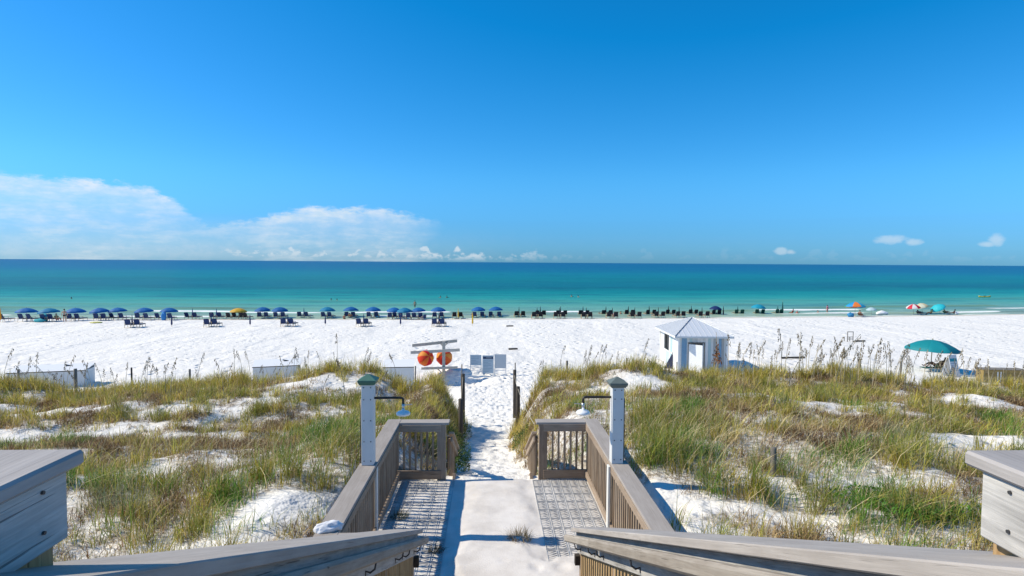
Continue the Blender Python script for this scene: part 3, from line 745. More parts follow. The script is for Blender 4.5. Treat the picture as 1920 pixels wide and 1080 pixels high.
# ------------------------------------------------------------------ grass on the dunes
def blades_mesh(name, base, az, L, lean, wid, col, curl=1.0):
    n = len(base); d = np.stack([np.cos(az), np.sin(az), 0*az], -1); sd = np.stack([-np.sin(az+.6), np.cos(az+.6), 0*az], -1)*(wid/2)[:, None]
    up = np.array([0, 0, 1.0]); rows = []
    for f, wf in ((0, 1.0), (.38, .85), (.72, .6)):
        hgt = (f - .5*lean*f*f)*L; out = lean*curl*(f**1.7)*L
        c = base + d*out[:, None] + up*hgt[:, None]
        rows += [c-sd*wf, c+sd*wf]
    hgt = (1-.55*lean)*L; tip = base + d*(lean*curl*L)[:, None]+up*hgt[:, None]
    V = np.stack(rows+[tip], 1).reshape(-1, 3).astype(np.float32)
    b = (np.arange(n)*7)[:, None]
    loops = np.concatenate([b+np.array([0, 1, 3, 2]), b+np.array([2, 3, 5, 4]), b+np.array([4, 5, 6])], 1).ravel().astype(np.int32)
    starts = (np.arange(n)[:, None]*11+np.array([0, 4, 8])).ravel().astype(np.int32)
    me = bpy.data.meshes.new(name); me.vertices.add(len(V)); me.vertices.foreach_set('co', V.ravel())
    me.loops.add(len(loops)); me.loops.foreach_set('vertex_index', loops)
    me.polygons.add(len(starts)); me.polygons.foreach_set('loop_start', starts)
    me.update(calc_edges=True)
    C = np.ones((n, 7, 4), np.float32); C[:, :, :3] = col[:, None, :]
    at = me.attributes.new('col', 'FLOAT_COLOR', 'POINT'); at.data.foreach_set('color', C.ravel())
    me.polygons.foreach_set('use_smooth', np.ones(len(starts), dtype=bool))
    return me
PAL = np.array([[.45, .375, .06], [.58, .495, .10], [.30, .31, .06], [.22, .135, .065], [.55, .40, .195], [.70, .575, .32], [.16, .29, .04], [.33, .34, .19]])
# fresh olive, yellow green, darker green, brown, tan, straw, vivid green, grey green
def grow(xlo, xhi, cand):
    nc = 2600; qx = RNG.uniform(xlo, xhi, nc); qy = RNG.uniform(4.3, 25.0, nc); qw = RNG.choice(nc, cand, p=(lambda w: w/w.sum())(RNG.random(nc)**1.3+.15))
    sp = RNG.uniform(.10, .34, nc)[qw]; x = qx[qw]+RNG.normal(0, 1, cand)*sp; y = qy[qw]+RNG.normal(0, 1, cand)*sp; cu = RNG.random(nc)[qw]; x = np.clip(x, xlo-.5, xhi+.5) if xlo < 0 else x
    keep = (np.abs(x) < .98*y+2.2) & (x*np.sign(xlo+xhi) > .2) & (y > 4.3); x, y, cu = x[keep], y[keep], cu[keep]
    c = cover(x, y); keep = RNG.random(len(x)) < c*(.55+.45*sst((9-y)/4)+.0); x, y, c, cu = x[keep], y[keep], c[keep], cu[keep]
    z = H(x, y)
    cy = 20.6 + 1.6*(vnoise(x/5, x*0+.5, 31)-.5) + .02*np.abs(x); crest = np.exp(-((y-cy-.2)/1.3)**2)
    kn = fbm(x/1.1, y/.9, 101, 3)+.26*(cu-.5)+.06*(RNG.random(len(x))-.5)-.035*(x < 0)*(y > 10); kg = fbm(x/1.1, y/1.0, 131, 3)
    kind = np.where(kn < .45, 3, np.where(kn < .50, 4, np.where(kn < .57, 0, np.where(kn < .66, 1, 2))))
    kind = np.where((kg > .665) & (y < 14), 6, kind); kind = np.where((kg < .30) & (y < 11), 7, kind)
    lu = lush(x, y); kr_ = RNG.random(len(x)); kind = np.where(lu > .35+.3*kr_, np.where(kr_ < .5, 2, np.where(kr_ < .75, 6, 0)), kind)
    kind = np.where(crest > .5, np.where(RNG.random(len(x)) < .6, 1, 0), kind)
    hgt = np.choose(kind, [.31, .33, .34, .20, .25, .34, .30, .24])*(.6+.55*cu+.4*RNG.random(len(x))**1.5)*(.75+.35*c) + .16*crest + .12*lu
    nb = np.choose(kind, [30, 28, 30, 36, 28, 20, 34, 34])
    idx = np.repeat(np.arange(len(x)), nb); m = len(idx)
    rad = np.choose(kind, [.13, .12, .13, .20, .17, .12, .16, .18])[idx]*np.sqrt(RNG.random(m)); th = RNG.uniform(0, 6.283, m)
    bx, by = x[idx]+rad*np.cos(th), y[idx]+rad*np.sin(th)
    # blades that would stick into the landing stay outside it
    az = th+RNG.normal(0, .9, m); az = np.where(RNG.random(m) < .5, RNG.uniform(0, 6.283, m), az)
    lean = np.clip(RNG.beta(1.5, 1.35, m)*np.choose(kind, [.85, .8, .9, 1.25, 1.15, 1.0, .9, 1.2])[idx], 0, 1.25)
    L = hgt[idx]*RNG.uniform(.4, 1.35, m)
    wid = (.0055+.00038*y[idx])*RNG.uniform(.6, 1.2, m)
    col = PAL[kind[idx]]*RNG.uniform(.4, 1.4, (m, 1))*RNG.uniform(.9, 1.1, (m, 3))
    dead = RNG.random(m) < .20; col = np.where(dead[:, None], PAL[np.where(RNG.random(m) < .5, 4, 5)]*RNG.uniform(.6, 1.25, (m, 1)), col)
    lim = np.abs(bx-CX) < 1.85; bad = lim & (by < 10.0)
    ok = ~bad
    base = np.stack([bx, by, H(bx, by)-.02], -1)
    return base[ok], az[ok], L[ok], lean[ok], wid[ok], col[ok]
# short brown and grey stubble where the cover thins out
def stubble(xlo, xhi, cand):
    x = RNG.uniform(xlo, xhi, cand); y = RNG.uniform(4.5, 23.5, cand); k = (np.abs(x) < .98*y+2.2) & ~((np.abs(x-CX) < 1.95) & (y < 10.1)); x, y = x[k], y[k]
    c = cover(x, y); pc = np.interp(y, PATH_Y, PATH_C); pw = np.interp(y, PATH_Y, PATH_W)
    n = fbm(x/.9, y/.7, 151, 3); pr_ = (.26+.74*sst(c/.5))*sst((n-.36)/.2)*np.where(y > 9.5, sst((np.abs(x-pc)-pw-.1)/.4), 1)
    for (bx, by, rx, ry, s_) in BARE: pr_ = pr_*(1-.8*s_*sst((1.0-((x-bx)/rx)**2-((y-by)/ry)**2)/.5))
    k = RNG.random(len(x)) < pr_; x, y = x[k], y[k]; nb = 12; idx = np.repeat(np.arange(len(x)), nb); m = len(idx)
    r_ = .13*np.sqrt(RNG.random(m)); th = RNG.uniform(0, 6.283, m); bx, by = x[idx]+r_*np.cos(th), y[idx]+r_*np.sin(th)
    kc = RNG.random(len(x)); col = PAL[np.where(kc < .5, 3, np.where(kc < .72, 4, np.where(kc < .88, 7, 0)))][idx]*RNG.uniform(.5, 1.25, (m, 1))
    return np.stack([bx, by, H(bx, by)-.01], -1), RNG.uniform(0, 6.28, m), RNG.uniform(.05, .20, m), RNG.uniform(.3, 1.25, m), (.005+.0004*y[idx])*RNG.uniform(.6, 1.2, m), col
for lo, hi, lab in ((-27, -.3, 'low brown stubble and runners between the grass on the left dune'), (.4, 27, 'low brown stubble and runners between the grass on the right dune')):
    g = stubble(lo, hi, 16500); tag(link_mesh('grass_stubble', blades_mesh('stubble', *g), M['grass']), lab, 'grass', kind='stuff'); print('stubble', len(g[0]))
for nm, lo, hi, lab in (('dune_grass', -27, -.3, 'patchy olive and brown dune grass left of the path'), ('dune_grass', .4, 27, 'dense olive and brown dune grass right of the path')):
    g = grow(lo, hi, 20000)
    tag(link_mesh(nm, blades_mesh(nm, *g), M['grass']), lab, 'grass', kind='stuff')
    print('blades', len(g[0]))
# long arching dry stems over the right-hand grass
m = 900; cx_ = RNG.choice([3.6, 4.3, 5.0, 2.9, 6.0, 8.5, -3.4, -5.5], m); x = cx_+RNG.normal(0, .8, m); y = 8.8+RNG.normal(0, 1.6, m)+.12*np.abs(x)
k = (np.abs(x-CX) > 2.2) & (cover(x, y) > .3); x, y = x[k], y[k]; m = len(x)
base = np.stack([x, y, H(x, y)-.02], -1)
tag(link_mesh('dry_grass_stems', blades_mesh('stems', base, RNG.uniform(0, 6.28, m), RNG.uniform(.5, 1.05, m), RNG.uniform(.5, 1.2, m), np.full(m, .007), PAL[5]*RNG.uniform(.7, 1.25, (m, 1))), M['grass']), 'long arching straw coloured stems over the dune grass', 'grass', kind='stuff')

# low leafy ground cover: many small broad leaves
def leafy(name, label, spots, col, n_per=260, size=.035, h=.16):
    bs = []; 
    for (px, py, rx, ry) in spots:
        g = ground(px, py); q = np.sqrt(RNG.random(n_per)); a = RNG.uniform(0, 6.283, n_per)
        bs.append(np.stack([g.x+q*np.cos(a)*rx, g.y+q*np.sin(a)*ry], -1))
    b = np.concatenate(bs); ok = ~((np.abs(b[:, 0]-CX) < 1.82) & (b[:, 1] < 9.95)); b = b[ok]; n = len(b)
    z = H(b[:, 0], b[:, 1])+h*RNG.random(n)*(.5+.8*fbm(b[:, 0]*3, b[:, 1]*3, 4, 2))
    base = np.stack([b[:, 0], b[:, 1], z], -1)
    me = blades_mesh(name, base, RNG.uniform(0, 6.28, n), size*RNG.uniform(1.0, 2.2, n), RNG.uniform(.5, 1.2, n), size*RNG.uniform(.5, 1.0, n), np.array(col)*RNG.uniform(.6, 1.4, (n, 1)))
    tag(link_mesh(name, me, M['grass']), label, 'plants', kind='stuff')
leafy('green_vine', 'bright green leafy vine creeping through the grass on the right', [(1620, 940, .5, .22), (1680, 955, .5, .2), (1720, 975, .45, .2), (1780, 970, .4, .2)], (.075, .20, .02), 420, .03, .14)
leafy('leafy_bush', 'dark green leafy bushes crowding the landing end of the path', [(868, 862, .22, .5), (862, 885, .2, .4), (858, 838, .25, .5), (872, 815, .25, .5), (975, 835, .22, .5)], (.075, .13, .025), 600, .028, .42)
# weeds growing through the landing floor
def tuft(name, label, x, y, z, n, L, col, spread):
    th = RNG.uniform(0, 6.28, n); r = spread*np.sqrt(RNG.random(n))
    base = np.stack([x+r*np.cos(th), y+r*np.sin(th)*.8, np.full(n, z)], -1)
    me = blades_mesh(name, base-np.array([x, y, z]), th+RNG.normal(0, .7, n), L*RNG.uniform(.4, 1.2, n), RNG.uniform(.2, 1.1, n), np.full(n, .005), np.array(col)*RNG.uniform(.6, 1.3, (n, 1)))
    o = link_mesh(name, me, M['grass']); o.location = (x, y, z); tag(o, label, 'weed')
tuft('dry_weed', 'dry straw coloured weed tuft in the sand between the drainage mats', .42, 7.62, LAND_Z+.01, 260, .19, (.34, .25, .12), .15)
tuft('dark_weed', 'dark weed clump in the shade at the foot of the left landing rail', -1.28, 8.35, LAND_Z+.01, 200, .14, (.06, .075, .035), .13)
tuft('dark_weed', 'dark weed clump on the left mat close to the shower post shadow', -.66, 7.35, LAND_Z+.01, 160, .10, (.05, .06, .035), .10)
tuft('green_weed', 'thin green weed sprouting through the striped left mat', -.98, 7.72, LAND_Z+.01, 40, .14, (.13, .17, .04), .03)

# ------------------------------------------------------------------ sea oats along the crest
M['oat_stalk'] = flat('sea_oat_stalk', (.42, .36, .24), .8, .3, 4)
M['oat_head'] = flat('sea_oat_seed_head', (.22, .175, .115), .85, .35, 30, transl=.25)
def oat_variant(seed):
    rr = random.Random(seed); L = 1.0
    lean = rr.uniform(.04, .34); a = rr.uniform(-1.2, 1.2)
    pts = []
    for i in range(7):
        f = i/6; o = lean*(f**2.2)*1.3
        pts.append(Vector((o*math.cos(a), o*math.sin(a), L*(f-.10*lean*f*f))))
    st_ = MB().tube(pts, [.0085*(1-.5*i/6) for i in range(7)], 3, False)
    hd = MB()
    for k in range(22):
        f = .74+.26*(k/22); i = min(int(f*6), 5); q = f*6-i; p = pts[i].lerp(pts[i+1], q)
        ang = rr.uniform(0, 6.283); wd = .05*(1.15-(k/22)*.75)
        o = p+Vector((math.cos(ang)*wd*rr.random()+.02*math.cos(a), math.sin(ang)*wd*rr.random(), -rr.uniform(0, .035)))
        s = rr.uniform(.009, .015); h = rr.uniform(.028, .05); d = Vector((math.cos(ang), math.sin(ang), 0))
        hd.add([o+Vector((0, 0, h*.5)), o+d*s, o-Vector((0, 0, h*.7)), o-d*s], [(0, 1, 2, 3)])
    return st_, hd
OATS = []
for k in range(7):
    a, b = oat_variant(40+k); sm = a.build('stalk', M['oat_stalk']); hm = b.build('seed_head', M['oat_head'])
    OATS.append((sm.data, hm.data)); bpy.data.objects.remove(sm); bpy.data.objects.remove(hm)
def sea_oat(x, y, hgt, rz, label, grp, k):
    z = hz(x, y)-.03
    t = thing('sea_oat', label, 'sea oat', (x, y, z), rz, grp); t.scale = (hgt*.9, hgt*.9, hgt)
    for nm, me in (('stalk', OATS[k][0]), ('seed_head', OATS[k][1])):
        o = bpy.data.objects.new(nm, me); COL.objects.link(o); o.parent = t
rr = random.Random(5)
GR = 'tall dry sea oats standing along the dune crest right of the hut'; GL = 'tall dry sea oats standing along the dune crest left of the rack'; GM = 'sea oats between the sand path and the white hut'
for i in range(165):
    px = rr.uniform(1365, 1935); d = rr.uniform(18.5, 23.5); p = at_depth(px, 600, d)
    sea_oat(p.x, p.y, rr.triangular(.6, 1.7, 1.05)*(1.12 if px < 1700 else 1), rr.uniform(-2.2, 2.2), 'grey brown sea oat stalk on the dune crest right of the white hut', GR, rr.randrange(7))
for i in range(72):
    px = rr.uniform(-10, 745); d = rr.uniform(17.5, 23); p = at_depth(px, 600, d)
    sea_oat(p.x, p.y, rr.triangular(.6, 1.7, 1.1), rr.uniform(-2.5, 2.5), 'grey brown sea oat stalk on the dune crest left of the float rack', GL, rr.randrange(7))
for i in range(26):
    px = rr.uniform(985, 1225); d = rr.uniform(18.5, 24); p = at_depth(px, 600, d)
    sea_oat(p.x, p.y, rr.uniform(.7, 1.25), rr.uniform(-.9, .9), 'grey brown sea oat stalk between the sand path and the white hut', GM, rr.randrange(7))

# ------------------------------------------------------------------ rope fence posts and other stakes
def stake(name, label, px, pt, pb, d, w, mat, grp=None, lean=0.0, cat='post'):
    top = at_depth(px, pt, d); bot = at_depth(px+lean, pb, d); g = hz(bot.x, bot.y)
    zb = min(bot.z, g)-.15
    t = MB(); L = top.z-zb
    pts = [(0, 0, 0), (0, 0, L*.5), ((top.x-bot.x), 0, L-.01), ((top.x-bot.x), 0, L)]
    t.tube(pts, [w/2, w/2*.98, w/2*.95, w/2*.8], 8)
    o = t.build(name, mat, None, True); o.location = (bot.x, bot.y, zb); tag(o, label, cat, grp)
    return Vector((top.x, top.y, top.z))
fa = stake('fence_post', 'dark fence post left of the path in front of the ball shadows', 868, 700, 775, 23.5, .17, M['darkpost'], 'posts fencing the sand path')
fb = stake('fence_post', 'dark fence post left of the path nearest to the landing', 864, 747, 808, 17.5, .15, M['darkpost'], 'posts fencing the sand path')
fc = stake('fence_post', 'dark fence post right of the path, farther of the two', 965, 693, 752, 26, .15, M['darkpost'], 'posts fencing the sand path')
fd = stake('fence_post', 'dark fence post right of the path, nearer and leaning', 971, 724, 790, 20, .15, M['darkpost'], 'posts fencing the sand path')
for (lab, px, pt, pb, d, w, m) in (('thin grey rod behind the left path post', 866, 683, 712, 30, .06, 'greypost'), ('thin grey rod behind the right path post', 966, 680, 702, 33, .07, 'greypost'),
        ('short post in the grass right of the path', 1063, 676, 700, 24, .10, 'greypost'), ('slim dark post left of the white hut', 1175, 671, 706, 24, .07, 'darkpost'), ('short stake in front of the white hut corner', 1269, 678, 700, 25, .05, 'greypost'),
        ('weathered grey post standing alone in the grass right of the landing', 1449, 838, 908, 8.15, .085, 'greypost'), ('grey post top in the crest grass below the frame chair', 1611, 673, 690, 23, .11, 'greypost'), ('small post top in crest grass near the teal umbrella', 1689, 677, 692, 23, .07, 'greypost'),
        ('post beside the white sandwich board on the right', 1787, 689, 712, 24, .08, 'greypost'), ('mossy post top in front of the long left locker', 142, 691, 716, 24, .13, 'greypost'), ('post top at the left end of the long left locker', 35, 692, 710, 24, .10, 'greypost'),
        ('dark thin post in the crest grass right of the long left locker', 247, 689, 708, 24, .07, 'darkpost'), ('post top in the crest grass left of the middle locker', 356, 692, 704, 24, .09, 'greypost'), ('thin post at the right end of the middle locker', 561, 684, 702, 24, .05, 'darkpost'),
        ('thin post between the right locker and the float rack', 779, 686, 708, 28, .07, 'greypost')):
    stake('wooden_post', lab, px, pt, pb, d, w, M[m])
def rope(label, pts):
    mb = MB(); out = []
    for a, b in zip(pts[:-1], pts[1:]):
        for k in range(8):
            f = k/8; p = a.lerp(b, f); p.z -= .35*f*(1-f); out.append(p)
    out.append(pts[-1]); mb.tube(out, .008, 5); tag(mb.build('rope', M['rope']), label, 'rope')
rope('slack rope between the two posts left of the path', [fa-Vector((0, 0, .12)), fb-Vector((0, 0, .1))])
rope('slack rope between the two posts right of the path', [fc-Vector((0, 0, .25)), fd-Vector((0, 0, .08)), Vector((.98, 12.4, hz(.98, 12.4)+.75))])

# ------------------------------------------------------------------ lockers behind the dune
M['locker'] = flat('off_white_locker_paint', (.62, .63, .62), .6, .10, 3, .3)
M['locker_lid'] = flat('white_locker_lid', (.76, .76, .75), .5, .06, 3, .35)
M['rubber'] = flat('black_rubber_edge', (.03, .03, .032), .7, .2, 10)
M['tan_box'] = wood('tan_box_boards', (.20, .14, .05), (.40, .30, .12))
def locker(label, px, d, L, W, Hh, rz, hatch):
    p = at_depth(px, 700, d); z = hz(p.x, p.y)
    t = thing('storage_locker', label, 'locker', (p.x, p.y, z-.08), rz)
    for (nm, c, dm) in (('front_panel', (0, -W/2, Hh/2), (L, .03, Hh)), ('back_panel', (0, W/2, Hh/2+.1), (L, .03, Hh+.2)), ('end_panel', (-L/2+.016, 0, Hh/2), (.03, W-.034, Hh)), ('end_panel', (L/2-.016, 0, Hh/2), (.03, W-.034, Hh))):
        MB().box(c, dm).build(nm, M['locker'], t)
    sl = math.atan2(.2, W)
    lid = MB().box((0, 0, 0), (L+.08, W*1.05, .035)).build('lid', M['locker_lid'], t); lid.location = (0, 0, Hh+.125); lid.rotation_euler = (sl, 0, 0)
    MB().box((0, -W*.525-.006, -.004), (L+.08, .012, .05)).build('lid_edge', M['rubber'], lid)
    if hatch:
        MB().box((L*.2, W*.2, .035), (.5, .14, .03), Matrix.Rotation(.25, 3, 'Y')).build('handle_board', M['rubber'], lid)
    MB().box((0, -W/2-.02, Hh*.6), (.10, .012, .12)).build('hasp', M['bolt'], t)
    return t
locker('long off white storage locker behind the crest grass at far left', 98, 37, 4.1, 1.5, 1.06, R(14), True)
locker('off white storage locker with a dark lid edge in the middle of the left crest', 520, 38.5, 2.8, 1.5, 1.2, R(16), True)
locker('off white storage locker right beside the float rack', 748, 38, 1.9, 1.6, 1.3, R(6), False)
t = thing('wooden_box', 'tan plank box with white battens behind the crest grass at far right', 'box', Vector(at_depth(1876, 705, 40))*1)
p = t.location.copy(); z = hz(p.x, p.y); t.location.z = z; top = at_depth(1876, 692, 40).z
hh = max(.7, top-z)
for k in range(4):
    MB().box((0, -.35, hh*(k+.5)/4), (2.72, .03, hh/4-.012)).build('plank', M['tan_box'], t)
    MB().box((0, .35, hh*(k+.5)/4), (2.72, .03, hh/4-.012)).build('plank', M['tan_box'], t)
for x in (-1.34, 1.34): MB().box((x, 0, hh/2), (.03, .66, hh)).build('end_panel', M['tan_box'], t)
MB().box((0, 0, hh+.02), (2.84, .82, .035)).build('lid', M['greypost'], t)
for x in (-.45, -.25, 1.28): MB().box((x, -.375, hh*.45), (.07, .02, hh*.8)).build('batten', M['white_dirty'], t)
t.rotation_euler = (0, 0, R(-6))

# ------------------------------------------------------------------ rack with two big striped floats
M['rackwood'] = wood('bleached_rack_wood', (.38, .345, .29), (.60, .555, .48))
def gore_mat(name, cols, n, off=0.0):
    """cloth sewn from gores: the colour follows the angle round the object's axis"""
    m, N, b = new_mat(name)
    tc = N.node('ShaderNodeTexCoord'); sp = N.node('ShaderNodeSeparateXYZ'); N.link(tc.outputs['Object'], sp.inputs[0])
    a = N.math('FRACT', N.math('ADD', N.math('MULTIPLY', N.math('ARCTAN2', sp.outputs[1], sp.outputs[0]), 1/(2*math.pi)), 1.0+off))
    stops = [(i/n, cols[i % len(cols)]) for i in range(n)]
    c = N.ramp(a, stops, 'CONSTANT')
    nn = N.noise(tc.outputs['Object'], 5, 3, .6); c = N.mix(N.math('MULTIPLY', nn, .3), c, N.mix(1.0, c, (.7, .7, .7), 'MULTIPLY'))
    N.link(c, b.inputs['Base Color']); b.inputs['Roughness'].default_value = .6; b.inputs['Specular IOR Level'].default_value = .3
    tr = N.node('ShaderNodeBsdfTranslucent'); N.link(c, tr.inputs[0]); mx = N.node('ShaderNodeMixShader'); mx.inputs[0].default_value = .22
    N.link(b.outputs[0], mx.inputs[1]); N.link(tr.outputs[0], mx.inputs[2]); N.link(mx.outputs[0], N.n['Material Output'].inputs[0])
    return m
DR = 40.3
pr = at_depth(832, 700, DR); zr = hz(pr.x, pr.y)
rk = thing('float_rack', 'bleached timber rack with two tilted cross arms holding orange floats', 'rack', (pr.x, pr.y, zr-.3))
b0 = Vector((pr.x, pr.y, zr-.3)); topz = at_depth(829, 640, DR).z
board('post', rk, (pr.x, pr.y, (zr-.3+topz)/2), topz-zr+.3, .2, .2, (0, 0, 1), (1, 0, 0), M['rackwood'])
def arm(pa, pb, dy, hgt=.20):
    a = at_depth(*pa, DR+dy); c = at_depth(*pb, DR+dy); board('cross_arm', rk, (a+c)/2, (c-a).length, hgt, .09, c-a, (0, -1, 0), M['rackwood'])
arm((773, 648), (857, 639), .17); arm((770, 661), (862, 656), -.17)
arm((790, 691), (858, 689), -.17, .16)
for s in (-1, 1):
    for (za, zb) in ((650, 640), (702, 692)):
        a = at_depth(832, za, DR); c = at_depth(832+s*11, zb, DR+.02*s); board('brace', rk, (a+c)/2, (c-a).length, .07, .06, c-a, (0, -1, 0), M['rackwood'])
bm = bmesh.new(); bmesh.ops.create_uvsphere(bm, u_segments=24, v_segments=14, radius=1)
for v in bm.verts:
    a = math.atan2(v.co.y, v.co.x); k = 1-.05*abs(math.sin(a*4)); v.co = Vector((v.co.x*.58*k, v.co.y*.58*k, v.co.z*.55))
me = bpy.data.meshes.new('float'); bm.to_mesh(me); bm.free()
for f in me.polygons: f.use_smooth = True
for (px, py, lab, cols, rot) in ((798, 671, 'striped orange and red round float left of the rack post', [(.80, .06, .02), (.85, .20, .03), (.70, .02, .03), (.85, .30, .04)], (1.2, .2, .5)),
        (833, 670, 'striped red and orange round float right of the rack post', [(.80, .06, .015), (.65, .015, .02), (.82, .16, .03), (.88, .36, .06)], (1.05, -.35, .1))):
    o = bpy.data.objects.new('round_float', me if px < 800 else me.copy()); COL.objects.link(o); o.location = at_depth(px, py, DR+(.0 if px < 800 else .62)); o.rotation_euler = rot
    o.data.materials.clear(); o.data.materials.append(gore_mat('float_cloth_%d' % px, cols, 8)); tag(o, lab, 'float')

# ------------------------------------------------------------------ sandwich boards at the end of the path
M['sign_blue'] = flat('pale_blue_sign_face', (.36, .46, .54), .5, .08, 4)
M['sign_grey'] = flat('grey_sign_face', (.44, .49, .53), .5, .05, 4)
M['sign_navy'] = flat('navy_sign_band', (.02, .045, .10), .5, .1, 4)
M['sign_ink'] = flat('faded_sign_print', (.19, .28, .36), .6, .2, 9)
M['sign_teal'] = flat('teal_sign_band', (.02, .26, .30), .5, .1, 4)
def easel(label, px, pt, pb, d, wpx, kind):
    p = at_depth(px, pb, d); z = hz(p.x, p.y); top = at_depth(px, pt, d).z; hgt = top-z; w = wpx*d/F_PX
    t = thing('sandwich_board', label, 'sign', (p.x, p.y, z), R(-2))
    for s in (-1, 1):
        MB().box((s*(w/2-.02), .0, hgt/2), (.045, .045, hgt)).build('leg', M['white'], t)
        MB().tube([(s*(w/2-.02), .05, hgt-.05), (s*(w/2-.02), .5, 0)], .02, 4).build('leg', M['white'], t)
    MB().box((0, 0, hgt*.22), (w-.09, .03, .05)).build('crossbar', M['white'], t)
    lo = .32 if kind != 'full' else .03
    pn = MB().box((0, -.028, hgt*(1+lo)/2), (w-.02, .018, hgt*(1-lo))).build('panel', M['sign_grey'] if kind == 'blank' else M['sign_blue'], t)
    if kind != 'blank':
        y0, y1 = (lo+.06, .92) if kind == 'legs' else (lo+.06, .74)
        nl = 5 if kind == 'legs' else 8
        for k in range(nl):
            q = y0+(y1-y0)*(k+.5)/nl; ww = (w-.14)*(.75+.25*math.sin(k*2.3+px)); 
            MB().box((-(w-.14-ww)/2, -.0395, hgt*q), (ww, .004, hgt*.026)).build('print_line', M['sign_ink'], pn)
    if kind == 'full':
        MB().box((0, -.0395, hgt*.87), (w-.08, .005, hgt*.13)).build('header_band', M['sign_navy'], pn)
        MB().box((.06, -.0435, hgt*.87), (w*.5, .003, hgt*.022)).build('print_line', M['sign_grey'], pn)
    return t
DS = 40.9
easel('pale blue printed board on white legs, leftmost of the three at the path end', 892, 665, 697, DS, 21, 'legs')
easel('full height pale blue board with a navy header, middle of the three signs', 915, 666, 698, DS-.05, 21, 'full')
easel('blank grey board on white legs, rightmost of the three at the path end', 938, 664, 697, DS+.05, 22, 'blank')

# big A-frame board, teal umbrella and lounger on the right
d = 42; p = at_depth(1783, 700, d); z = hz(p.x, p.y)
t = thing('sandwich_board', 'large white folding board with a teal band beside the teal umbrella', 'sign', (p.x, p.y, z), R(14))
hgt = at_depth(1783, 665, d).z-z; w = .75
for s in (-1, 1):
    pl = MB().add([(-w/2, s*.42, 0), (w/2, s*.42, 0), (w/2, s*.03, hgt), (-w/2, s*.03, hgt), (-w/2, s*.42-s*.03, 0), (w/2, s*.42-s*.03, 0), (w/2, s*.03-s*.025, hgt), (-w/2, s*.03-s*.025, hgt)],
        [(0, 1, 2, 3), (7, 6, 5, 4), (0, 4, 5, 1), (1, 5, 6, 2), (2, 6, 7, 3), (3, 7, 4, 0)]).build('panel', M['white'], t)
    if s < 0:
        def on(q, e): return (s*(.42-.39*q))-e
        for (q0, q1, mt, nm) in ((.70, .84, 'sign_teal', 'header_band'), (.60, .62, 'sign_ink', 'print_line'), (.52, .54, 'sign_ink', 'print_line'), (.44, .46, 'sign_ink', 'print_line'), (.36, .38, 'sign_ink', 'print_line'), (.28, .30, 'sign_ink', 'print_line')):
            MB().add([(-w*.42, on(q0, .006), hgt*q0), (w*.42, on(q0, .006), hgt*q0), (w*.42, on(q1, .006), hgt*q1), (-w*.42, on(q1, .006), hgt*q1),
                      (-w*.42, on(q0, .001), hgt*q0), (w*.42, on(q0, .001), hgt*q0), (w*.42, on(q1, .001), hgt*q1), (-w*.42, on(q1, .001), hgt*q1)],
                     [(0, 1, 2, 3), (4, 7, 6, 5), (0, 4, 5, 1), (1, 5, 6, 2), (2, 6, 7, 3), (3, 7, 4, 0)]).build(nm, M[mt], pl)

